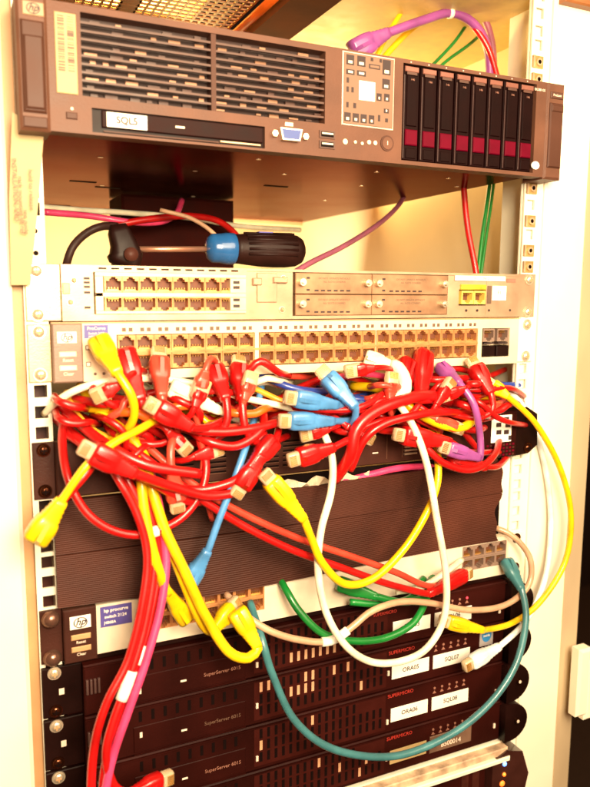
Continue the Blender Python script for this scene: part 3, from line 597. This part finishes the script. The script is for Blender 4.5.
b = MB(); b.sweep([(p.x-1, 24, 88.5), (p.x, 24, 92), (p.x+2, 24, 98), (p.x, 24, 106), (p.x-3, 24, 115), (p.x-4, 24, 121)], 0, 14, flat=[(9, 10), (11, 13), (11, 12.5), (9, 10), (8, 8.5), (5, 6)]); b.build('plug_body', M_black, BC)
b = MB(); b.sweep([(p.x+3, 13, 97), (p.x+3, 8, 97)], 5.5, 14); b.build('plug_collar', M_charc, BC)
q = [Vector((p.x-4, 24, 119)), at(104, 226, 30), at(88, 232, 34), at(74, 245, 38), at(67, 262, 42), at(62, 290, 60)]

def crom(P, step=4.0):
    P = [Vector(p) for p in P]; P = [P[0]*2-P[1]]+P+[P[-1]*2-P[-2]]; out = []
    for i in range(1, len(P)-2):
        p0, p1, p2, p3 = P[i-1:i+3]; n = max(2, int((p2-p1).length/step))
        for k in range(n):
            t = k/n; out.append(.5*((2*p1)+(p2-p0)*t+(2*p0-5*p1+4*p2-p3)*t*t+(3*p1-p0-3*p2+p3)*t**3))
    out.append(P[-2]); return out
MB().sweep(crom(q), 3.3, 10).build('lead', CC['black'], BC)

b = MB(); b.bbox(118, 250, 260, 330, 90, 176, 3); o = b.build('power_unit', mat('maroon_case', (.030, .003, .0015), .8, spec=.1)); tag(o, 'dark maroon box far back between the top server and router', 'power unit')
MB().box(250.2, 264, 300, 330, 120, 158).build('side_flap', mat('flap_paint', (.5, .2, .05), .5), o)

# ------------------------------------------------------------------ cables
def plug_at(tip, d, side, parent):
    "clear modular plug: tip point, d = unit vector from the tip back to the cable"
    b = MB(); b.sweep([tip, tip+d*1, tip+d*12, tip+d*15], 0, 12, flat=[(3.4, 5.2), (3.8, 5.8), (4.2, 6), (3.8, 5.2)]); p = b.build('plug', M_clear, parent)
    nx = Vector((0, -1, 0)); nx = (nx-d*nx.dot(d)).normalized() if abs(d.y) < .9 else Vector((0, 0, 1)); ny = d.cross(nx); b = MB()
    for k in range(8):
        c = tip+ny*(-3.6+k*1.03)+nx*3.7; b.add([c-ny*.3+d*.6, c+ny*.3+d*.6, c+ny*.3+d*6, c-ny*.3+d*6, c-ny*.3+d*.6+nx*.6, c+ny*.3+d*.6+nx*.6, c+ny*.3+d*6+nx*.6, c-ny*.3+d*6+nx*.6], [(4, 5, 6, 7), (0, 1, 5, 4), (1, 2, 6, 5), (3, 7, 6, 2), (0, 4, 7, 3)])
    b.build('contacts', M_gold, p)
def end(tip, tail, mt, parent, plug, fat=1.0):
    d = (tail-tip); L = d.length; d.normalize(); s = 0
    if plug: plug_at(tip, d, 1, parent); s = 9
    n = Vector((0, -1, 0)); prof = [(0, 4.6, 6.2), (.06, 5.4, 6.9), (.35, 5.6, 7.0), (.5, 5.2, 6.3), (.56, 4.4, 5.2), (.6, 4.7, 5.4), (.66, 4.0, 4.7), (.7, 4.3, 4.9), (.76, 3.7, 4.2), (.8, 4.0, 4.4), (.86, 3.5, 3.7), (.9, 3.7, 3.9), (1, 3.1, 3.2)]
    b = MB(); P = [tip+d*(s+(L-s)*t) for t, _, _ in prof]; b.sweep(P, 0, 14, flat=[(a*fat, c*fat) for _, a, c in prof])
    # latch guard fin
    ny = Vector((0, -1, 0)); ny = (ny-d*ny.dot(d)).normalized(); sd = d.cross(ny)*1.6
    a0, a1, a2 = tip+d*(s+.02*L)+ny*5.2*fat, tip+d*(s+(L-s)*.12)+ny*8.4*fat, tip+d*(s+(L-s)*.5)+ny*5*fat
    b.add([a0-sd, a1-sd, a2-sd, a0+sd, a1+sd, a2+sd], [(0, 1, 2), (5, 4, 3), (0, 3, 4, 1), (1, 4, 5, 2)])
    return b.build('boot', mt, parent)
def cable(colour, label, pts, e0=None, e1=None, r=2.9, group=None, boot=None, fat=1.0, band=None, name='network_cable'):
    "pts: (u, v, depth) seen in the photograph; e0/e1: None, 'plug' or 'boot' at that end"
    P = [at(*p) for p in pts]; mt = CC[colour]; bm = CC[boot] if boot else mt
    T = thing(name, label, 'cable', P[len(P)//2], group)
    body = P[(1 if e0 else 0):(len(P)-1 if e1 else len(P))]
    if e0: body = [P[1]+(P[0]-P[1]).normalized()*6]+body
    if e1: body = body+[P[-2]+(P[-1]-P[-2]).normalized()*6]
    c = crom(body); j = MB().sweep(c, r, 10).build('jacket', mt, T)
    if e0: end(P[0], P[1], bm, T, e0 == 'plug', fat)
    if e1: end(P[-1], P[-2], bm, T, e1 == 'plug', fat)
    for (a, bb, mm) in (band or ()):
        i0, i1 = int(a*len(c)), max(int(bb*len(c)), int(a*len(c))+2); MB().sweep(c[i0:i1], r+1.0, 12).build('wrap_label', mm, T)
    return T
Gt = 'loose patch cables tangled below the upper switch'
def bezier_fill(): pass
cable('yellow', 'yellow patch cable whose fat boot hides the leftmost ports of the upper switch', [(98, 340, -22), (118, 374, -48), (131, 395, -52), (134, 415, -46), (125, 432, -32), (106, 441, -12), (90, 444, 10)], 'boot', r=3.3, fat=1.25, group=Gt)
cable('yellow', 'yellow patch cable ending in a bulb shaped boot over the left rack post', [(34, 541, -70), (62, 500, -72), (86, 466, -73), (112, 444, -66), (140, 429, -55), (160, 416, -40), (175, 400, -8)], 'boot', r=2.9, fat=1.25, group=Gt)
cable('yellow', 'yellow patch cable hanging down left and looping up to its boot at the lower switch', [(80, 385, 10), (100, 412, -14), (124, 432, -26), (143, 455, -36), (152, 490, -46), (165, 530, -52), (184, 570, -56), (205, 615, -58), (228, 651, -62), (248, 658, -62), (258, 648, -58), (236, 610, -48)], None, 'boot', r=4.1, fat=1.2, group=Gt)
cable('yellow', 'yellow patch cable hanging straight down to a boot in the left lower switch port', [(132, 430, -20), (140, 470, -44), (144, 510, -52), (154, 555, -56), (165, 588, -54), (186, 620, -36)], None, 'boot', r=3.9, group=Gt)
cable('yellow', 'yellow patch cable with clear plug beside the looping one at the lower switch', [(142, 440, -15), (150, 480, -38), (160, 520, -44), (174, 558, -48), (190, 598, -50), (202, 624, -50), (212, 632, -48), (238, 600, -32)], None, 'plug', r=3.6, group=Gt)
cable('yellow', 'yellow patch cable with clear plug hanging in a wide loop over the ribbed panel', [(263, 472, -62), (304, 520, -66), (312, 540, -66), (323, 564, -66), (345, 584, -62), (374, 578, -58), (404, 549, -56), (426, 514, -56), (437, 485, -50), (438, 460, -42), (436, 440, -20), (428, 420, 0)], 'plug', r=3.4, fat=1.15, group=Gt)
cable('yellow', 'yellow patch cable bent sideways in the tangle right of the cream loop', [(352, 386, 5), (376, 388, -14), (396, 396, -28), (415, 411, -38), (437, 423, -42), (458, 428, -42), (472, 421, -34), (478, 404, -12)], None, None, r=4.2, group=Gt)
cable('yellow', 'yellow patch cable arching far out along the right frame to a boot by the labels', [(484, 380, -18), (508, 397, -28), (536, 424, -30), (560, 468, -30), (571, 515, -30), (565, 562, -30), (540, 602, -32), (512, 623, -36), (484, 630, -40), (440, 620, -34)], 'plug', 'plug', r=3.0, group=Gt)
cable('dull', 'dull yellow cable curving behind the red ones by the left post', [(66, 392, 8), (74, 410, -8), (86, 425, -14), (104, 436, -14), (130, 442, -8)], r=2.7, group=Gt)
cable('dull', 'short dull yellow cable lying level below the switch label', [(88, 388, 5), (98, 397, -8), (118, 399, -12), (140, 396, 0)], r=2.6, group=Gt)
cable('dull', 'mustard cable running slantwise behind the three blue boots', [(235, 378, 12), (262, 392, -2), (290, 404, -12), (330, 412, -4)], r=2.6, group=Gt)
cable('white', 'cream patch cable hanging in the long loop over the ribbed panel', [(384, 396, -30), (398, 404, -44), (414, 428, -54), (427, 465, -62), (437, 520, -66), (446, 575, -66), (444, 618, -62), (427, 648, -60), (402, 661, -60), (372, 662, -60), (346, 646, -62), (326, 612, -62), (318, 570, -62), (321, 530, -58), (331, 492, -52), (332, 458, -46), (322, 430, -34), (308, 412, -12)], r=3.2, group=Gt)
cable('white', 'thick cream cable end bent in a hook below the upper switch ports', [(366, 358, -14), (398, 368, -34), (405, 382, -42), (400, 398, -42), (372, 404, -34)], 'boot', None, r=6.0, group=Gt, fat=1.1)
cable('white', 'thin cream cable swinging from the left post under the switch', [(44, 414, 4), (60, 399, -14), (84, 387, -20), (115, 380, -16), (160, 379, -10), (200, 385, -14), (240, 397, -26), (285, 407, -30), (314, 418, -20), (330, 430, 0)], r=2.8, group=Gt)
cable('white', 'cream plug boot lying slantwise among the red plugs', [(170, 387, -28), (220, 411, -34), (238, 420, -20)], 'boot', r=3, fat=1.1, group=Gt)
cable('pale', 'pale grey cable hanging down the right frame to a clear plug by the labels', [(492, 384, -5), (512, 394, -8), (530, 418, -8), (545, 465, -10), (551, 520, -12), (546, 575, -20), (528, 618, -34), (500, 646, -44), (464, 667, -46)], None, 'plug', r=2.9, group=Gt)
cable('teal', 'teal cable looping deep across the dark servers from the right switch ports', [(506, 560, -14), (522, 590, -40), (526, 620, -50), (516, 664, -58), (490, 703, -60), (450, 735, -60), (395, 756, -60), (336, 750, -60), (296, 722, -56), (273, 676, -52), (262, 640, -46), (250, 602, -12)], 'boot', r=3.3, group=Gt)
cable('tan', 'tan cable with a white wrap snaking over the lower switch', [(226, 594, -12), (244, 614, -34), (270, 631, -44), (300, 640, -46), (330, 641, -48), (352, 627, -50), (372, 611, -50), (400, 602, -46), (430, 603, -46), (470, 610, -42), (505, 605, -36), (528, 586, -32), (531, 562, -28), (522, 545, -22), (508, 533, -14), (496, 528, -6)], r=3.0, group=Gt, band=[(.24, .31, M_white)])
cable('green', 'green cable drooping below the cream front of the lower switch', [(276, 572, 6), (286, 590, -22), (300, 612, -34), (322, 633, -42), (352, 641, -44), (385, 638, -44), (412, 624, -42), (425, 603, -34), (429, 588, -22), (434, 570, 4)], r=3.3, group=Gt)
cable('green', 'green cable with a boot lying level on the lower switch edge', [(338, 583, -20), (378, 597, -34), (402, 602, -36), (424, 597, -30), (440, 582, -14)], 'boot', r=3.4, group=Gt)
cable('green', 'second green cable tucked under the red plug at the lower switch', [(350, 602, -26), (380, 604, -30), (410, 598, -26), (424, 578, -14)], r=3.2, group=Gt)
cable('white', 'cream cable end under the red pair at the lower switch', [(396, 592, -26), (420, 588, -30), (446, 572, -28), (462, 560, -12)], r=2.8, group=Gt)
cable('red', 'red cable crossing the ribbed panel down to the right port block', [(110, 430, -20), (150, 462, -42), (195, 495, -48), (240, 524, -48), (290, 549, -48), (345, 569, -46), (388, 584, -44), (428, 594, -40), (470, 572, -20)], None, 'plug', r=3.2, group=Gt)
cable('coral', 'coral cable running beside the red one across the ribbed panel', [(120, 420, -10), (165, 462, -36), (205, 492, -42), (250, 517, -42), (300, 539, -42), (350, 556, -40), (395, 572, -38), (430, 586, -34), (462, 578, -14)], r=3.0, group=Gt)
cable('red', 'red cable hanging in a round loop at the left of the ribbed panel', [(66, 410, 0), (62, 440, -24), (68, 478, -44), (86, 512, -50), (114, 531, -52), (146, 534, -52), (180, 519, -50), (200, 494, -48), (206, 466, -44), (199, 438, -38), (194, 410, -20)], r=3.2, group=Gt, band=[(.555, .57, M_white)])
cable('red', 'long red cable bowing out at the bottom left', [(90, 432, -22), (114, 472, -50), (136, 512, -56), (147, 555, -60), (142, 605, -66), (128, 660, -72), (107, 702, -78), (95, 742, -80), (91, 790, -80), (94, 840, -80)], r=3.2, group=Gt)
cable('red', 'long red cable with a white wrap ending in a boot at the bottom edge', [(100, 438, -18), (124, 474, -44), (144, 518, -50), (154, 560, -54), (146, 620, -62), (130, 676, -70), (113, 722, -76), (106, 756, -78), (114, 786, -78), (130, 794, -78), (172, 776, -70)], None, 'plug', r=3.3, group=Gt, band=[(.63, .72, M_white)])
cable('red', 'third long red cable running down between its neighbours', [(106, 425, -8), (134, 468, -38), (152, 520, -46), (160, 560, -48), (150, 620, -56), (137, 664, -64), (118, 716, -70), (104, 770, -74), (100, 840, -76)], r=2.9, group=Gt, band=[(.55, .6, M_white)])
cable('pink', 'pink cable hanging down beside the long red ones', [(150, 470, -30), (160, 510, -44), (166, 560, -52), (160, 610, -60), (145, 664, -68), (128, 712, -74), (113, 756, -78), (104, 800, -80), (100, 850, -80)], r=3.2, group=Gt)
cable('blue', 'light blue cable dropping over the ribbed panel to a tapered boot', [(262, 385, 10), (254, 420, -22), (244, 452, -44), (232, 486, -50), (218, 522, -52), (208, 550, -52), (188, 584, -44)], None, 'boot', r=2.9, group=Gt)
cable('blue', 'upper light blue boot with clear plug pointing left', [(285, 397, -48), (338, 405, -46), (352, 408, -30), (370, 398, 0)], 'plug', r=3, group=Gt, fat=1.1)
cable('blue', 'lower light blue boot with clear plug pointing left', [(279, 421, -50), (334, 421, -48), (350, 420, -34), (368, 412, 0)], 'plug', r=3, group=Gt, fat=1.1)
cable('blue', 'light blue boot slanting up to a clear plug near the switch', [(319, 368, -34), (356, 408, -54), (352, 424, -44), (336, 430, -10)], 'plug', r=3, group=Gt, fat=1.15)
cable('darkblue', 'dark blue cable tucked under the middle of the switch', [(250, 370, 10), (272, 380, -6), (296, 389, -16), (325, 391, -14), (345, 382, 10)], r=3.2, group=Gt)
R = lambda l, p, a=None, c=None, **k: cable(k.pop('colour', 'red'), l, p, a, c, r=k.pop('r', 3.1), group=Gt, **k)
R('red boot pushed up into the left ports beside the yellow boot', [(124, 350, -14), (141, 402, -36), (148, 425, -32), (170, 440, -10)], 'boot', fat=1.2)
R('red boot standing upright under its clear plug at the left ports', [(158, 348, -16), (162, 398, -40), (170, 422, -38), (192, 432, -20)], 'plug', colour='coral', fat=1.1)
R('red boot lying level with its clear plug pointing left', [(146, 402, -56), (192, 428, -56), (212, 426, -46), (240, 410, -16)], 'plug', fat=1.2)
R('red boot with clear plug hanging from the middle ports', [(210, 358, -16), (226, 400, -42), (226, 424, -44), (206, 438, -34), (188, 430, -10)], 'plug', fat=1.15)
R('red boot with clear plug hanging close to its twin at the middle ports', [(238, 357, -16), (242, 400, -42), (246, 430, -46), (262, 444, -40), (288, 436, -10)], 'plug', fat=1.2)
R('red boot hanging down and curling over the slotted server', [(234, 497, -54), (262, 454, -54), (276, 438, -46), (280, 420, -20)], 'plug', fat=1.15)
R('second red boot curled beside the light blue cable', [(274, 440, -48), (248, 470, -56), (232, 482, -52), (196, 490, -48), (150, 482, -46), (110, 462, -40), (62, 430, -10)], 'boot', r=3.6, fat=1.1)
R('red boot with clear plug pointing left above the torn paper', [(288, 461, -56), (334, 447, -56), (352, 438, -48), (372, 430, -20)], 'plug', fat=1.15)
R('thick red cable bending down right of the blue boots', [(334, 480, -36), (350, 456, -52), (356, 430, -54), (374, 412, -54), (404, 400, -50), (430, 396, -40), (460, 404, -10)], None, None, r=5.2)
R('thick red cable arching above the white loop', [(350, 470, -40), (364, 440, -50), (384, 424, -54), (412, 416, -54), (440, 412, -46), (475, 414, -20)], None, None, r=3.6)
R('red boot hanging from the right ports', [(424, 352, -14), (420, 402, -40), (408, 416, -44), (378, 422, -44), (345, 432, -40), (318, 420, -10)], 'boot', fat=1.3)
R('red boot next to the cream hook below the right ports', [(408, 360, -12), (402, 400, -30), (414, 416, -34), (440, 430, -30)], 'boot', fat=1.2)
R('red boot with clear plug leaning right at the last ports', [(470, 358, -16), (491, 394, -38), (492, 410, -40), (474, 418, -38), (440, 410, -30), (415, 395, -5)], 'plug', fat=1.2)
R('red boot with clear plug lying over the metal fins', [(394, 434, -48), (450, 442, -50), (470, 452, -46), (500, 452, -10)], 'plug', fat=1.3)
R('red loop drooping under the purple boot', [(416, 425, -30), (424, 444, -46), (442, 462, -50), (466, 470, -50), (484, 465, -46), (496, 452, -30), (500, 436, -4)], r=3.4)
R('fat red boot lying at the right end over the slotted server', [(450, 459, -40), (486, 467, -44), (498, 466, -34), (508, 456, -2)], 'boot', fat=1.2)
cable('purple', 'purple patch cable with ribbed boot and clear plug near the chequered sticker', [(440, 446, -52), (480, 458, -52), (480, 436, -50), (474, 405, -50), (460, 384, -40), (440, 366, -14)], 'plug', 'boot', r=3.3, group=Gt)
R('long red boot over the left tangle with clear plug pointing up left', [(80, 446, -74), (136, 474, -72), (170, 486, -62), (210, 496, -56), (246, 488, -50), (258, 470, -40)], 'plug', fat=1.25, r=3.6)
R('red cable running down beside the bulb shaped yellow boot', [(104, 444, -50), (88, 470, -66), (62, 500, -68), (43, 520, -66), (38, 535, -60)], r=3.6)
R('upper thick red cable fanning in from the left post', [(56, 400, 10), (80, 424, -20), (112, 448, -44), (150, 466, -54), (200, 474, -52)], r=4.0)
R('lower thick red cable fanning in from the left post', [(54, 416, 10), (80, 440, -22), (116, 464, -46), (156, 484, -54), (186, 500, -50), (210, 500, -36)], r=4.0)
R('orange red boot hanging with its clear plug down over the panel top', [(178, 512, -50), (171, 466, -52), (172, 442, -46), (186, 418, -20)], 'plug', colour='coral', fat=1.05)
R('thin pale red cable dropping past the vent slots', [(190, 405, -20), (199, 428, -40), (203, 455, -42), (203, 485, -40), (212, 520, -30)], colour='coral', r=2.2)
R('red cable crossing level under the blue boots', [(262, 402, -8), (300, 408, -34), (340, 410, -44), (368, 404, -46), (400, 380, -20)], r=2.8)
R('red cable sweeping level across the middle of the tangle', [(160, 410, -20), (190, 428, -44), (222, 432, -48), (256, 428, -46), (300, 418, -30), (330, 424, -5)], r=3.6)
R('red cable bunched low in the middle of the tangle', [(185, 425, -20), (205, 440, -44), (236, 446, -48), (262, 428, -44), (262, 404, -20)], r=3.6)
cable('pink', 'pink cable slipping behind the ribbed panel top edge', [(300, 497, 4), (330, 486, -7), (365, 476, -10), (400, 468, -10), (440, 466, 2)], r=3.2, group=Gt)
cable('red', 'red cable under the shelf edge of the right ports', [(440, 400, -10), (470, 440, -20), (480, 452, -16)], r=3.2, group=Gt)
# many more that read only as a mass behind the plugs
rnd = random.Random(11)
cols = ['red']*9+['coral', 'orange', 'yellow', 'white', 'white', 'tan', 'dull', 'darkblue', 'pink']
lname = dict(red='red', coral='coral', orange='orange', yellow='yellow', white='cream', tan='tan', dull='mustard', darkblue='dark blue', pink='pink')
for k in range(64):
    c = rnd.choice(cols); u = 62+rnd.random()*395; v = 384+rnd.random()*36-(u-62)*.02; L = 45+rnd.random()*75; s = rnd.choice((-1, 1))
    dv = rnd.uniform(-16, 22); Yd = rnd.uniform(-22, 18)
    pts = [(u, v+s*4, Yd+30), (u+L*.25, v+dv*.4, Yd-4), (u+L*.5, v+dv+rnd.uniform(-6, 6), Yd-12), (u+L*.8, v+dv*.6, Yd-6), (u+L, v+rnd.uniform(-12, 10), Yd+30)]
    pts = [(a, min(b, 440-(a-60)*.05), y) for a, b, y in pts]
    cable(c, '%s patch cable lost in the mass behind the loose plugs under the switch' % lname[c], pts, r=rnd.choice((2.7, 2.9, 3.2)), group='%s cables in the mass behind the plugs' % lname[c])
for k in range(34):                     # short loose bends nearer the eye
    left = rnd.random() < .55; u = rnd.uniform(70, 250) if left else rnd.uniform(325, 480); v = rnd.uniform(392, 448 if left else 432)-(u-60)*.02
    c = rnd.choice(['red']*8+['coral', 'orange']); Yd = rnd.uniform(-34, -12); L = rnd.uniform(22, 62); a0 = rnd.uniform(-.6, .6)+rnd.choice((0, 0, math.pi)); pts = []
    for t in range(6):
        pts.append((u, v, Yd-12*math.sin(t*math.pi/5)+(26 if t in (0, 5) else 0))); u += L/5*math.cos(a0)*1.5; v += L/5*math.sin(a0); a0 += rnd.uniform(-.75, .75); v = min(max(v, 384), 470)
    cable(c, '%s patch cable lost in the mass behind the loose plugs under the switch' % lname[c], pts, r=rnd.choice((2.7, 3.1, 3.4)), group='%s cables in the mass behind the plugs' % lname[c])
for u, v, a0, c, wh in ((92, 398, 2.7, 'red', 'pointing down left beside the upper yellow cables'), (110, 470, 2.6, 'red', 'lying just under the long red boot at the left'), (196, 398, 1.9, 'coral', 'hanging over the cream boot'),
    (205, 380, -1.2, 'red', 'just left of the hanging twin boots'), (188, 452, .8, 'red', 'in front of the left vent slots'), (252, 372, -1.3, 'coral', 'just right of the hanging twin boots'), (300, 436, 2.9, 'red', 'under the lower light blue boot'),
    (372, 440, .5, 'red', 'inside the cream loop near the round buttons'), (392, 372, -1.5, 'coral', 'inside the cream hook'), (438, 398, 2.8, 'red', 'left of the purple cable'), (452, 380, -1.0, 'red', 'right behind the purple boot'),
    (345, 372, 3.0, 'red', 'touching the underside of the middle ports'), (462, 430, .4, 'coral', 'left of the white chequered plate'), (222, 448, -.3, 'red', 'over the middle vent slots')):
    dx, dy = math.cos(a0), math.sin(a0); n_ = rnd.uniform(-14, 14)
    cable(c, '%s boot with a clear plug %s' % (lname[c], wh), [(u, v, -40), (u-dx*30, v-dy*30, -44), (u-dx*42-dy*n_*.3, v-dy*42+dx*n_*.3, -38), (u-dx*62-dy*n_, v-dy*62*.6+dx*n_, -12), (u-dx*74-dy*n_*1.4, v-dy*62*.6, 14)], 'plug', r=2.5, fat=.82, group=Gt)
# above and behind the big server
Gs = 'cables running behind the top server'
cable('purple', 'thick purple lead with a lilac moulded end above the top server', [(352, 52, 70), (388, 33, 70), (424, 20, 70), (452, 13, 70), (474, 24, 70), (487, 46, 70), (490, 76, 70), (489, 100, 70)], 'boot', r=4.4, fat=1.5, group=Gs, band=[(.42, .46, M_white)])
cable('plum', 'plum lead curving down beside the lilac one above the server', [(455, -30, 90), (472, 0, 84), (486, 22, 80), (493, 50, 76), (494, 90, 76)], r=3.6, group=Gs)
cable('red', 'red cable dropping behind the right end of the top server', [(430, -25, 80), (446, 2, 74), (470, 22, 72), (488, 48, 66), (498, 80, 66)], r=3.2, group=Gs)
cable('yellow', 'left yellow cable slanting over the top server', [(418, -20, 100), (404, 8, 100), (388, 34, 100), (372, 66, 100)], r=2.6, group=Gs)
cable('yellow', 'right yellow cable slanting over the top server', [(452, -10, 100), (430, 14, 100), (404, 36, 100), (378, 64, 100)], r=3.2, group=Gs)
cable('green', 'thin green cable crossing steeply above the top server', [(480, -10, 100), (472, 14, 100), (456, 40, 100), (430, 68, 100)], r=1.8, group=Gs)
cable('green', 'thin green cable just above the drive bays', [(492, 24, 100), (470, 44, 100), (448, 60, 100), (430, 76, 100)], r=1.8, group=Gs)
P = [Vector((219, y, 330)) for y in (20, 120, 220, 328)]
T = thing('network_cable', 'orange red cable strapped along the roof beam', 'cable', P[1]); MB().sweep(P, 4.2, 10).build('jacket', CC['orange'], T)
cable('plum', 'plum cable hanging from the top server towards the screwdriver', [(412, 182, 170), (398, 206, 150), (376, 226, 130), (344, 246, 100), (312, 262, 80), (290, 275, 70)], r=2.8, group=Gs)
cable('red', 'red cable falling to the right end of the router', [(462, 150, 70), (464, 190, 66), (468, 230, 60), (476, 272, 50), (478, 300, 50)], r=3.2, group=Gs)
cable('green', 'green cable falling to the right end of the router', [(494, 150, 72), (489, 190, 68), (483, 232, 62), (478, 275, 56), (476, 300, 56)], r=2.2, group=Gs)
cable('green', 'second green cable falling just behind the first', [(497, 150, 80), (493, 190, 76), (487, 232, 70), (481, 275, 64), (478, 300, 64)], r=1.8, group=Gs)
cable('white', 'thin cream cable slung below the back edge of the top server', [(40, 207, 200), (80, 210, 210), (130, 213, 230), (190, 218, 250), (240, 226, 260), (300, 230, 300)], r=3.0, group=Gs)
cable('pink', 'pink cable curling under the back edge of the top server', [(44, 212, 180), (90, 216, 190), (130, 222, 190), (160, 222, 200), (176, 214, 210), (182, 200, 220)], r=3.2, group=Gs)
cable('red', 'red cable running back under the top server left of the grip', [(110, 226, 190), (150, 219, 190), (190, 216, 200), (220, 222, 210), (240, 240, 220), (250, 262, 200)], r=3.6, group=Gs)
cable('tan', 'tan cable slanting down behind the screwdriver shaft', [(160, 210, 160), (190, 218, 150), (212, 232, 140), (226, 250, 130)], r=2.2, group=Gs)
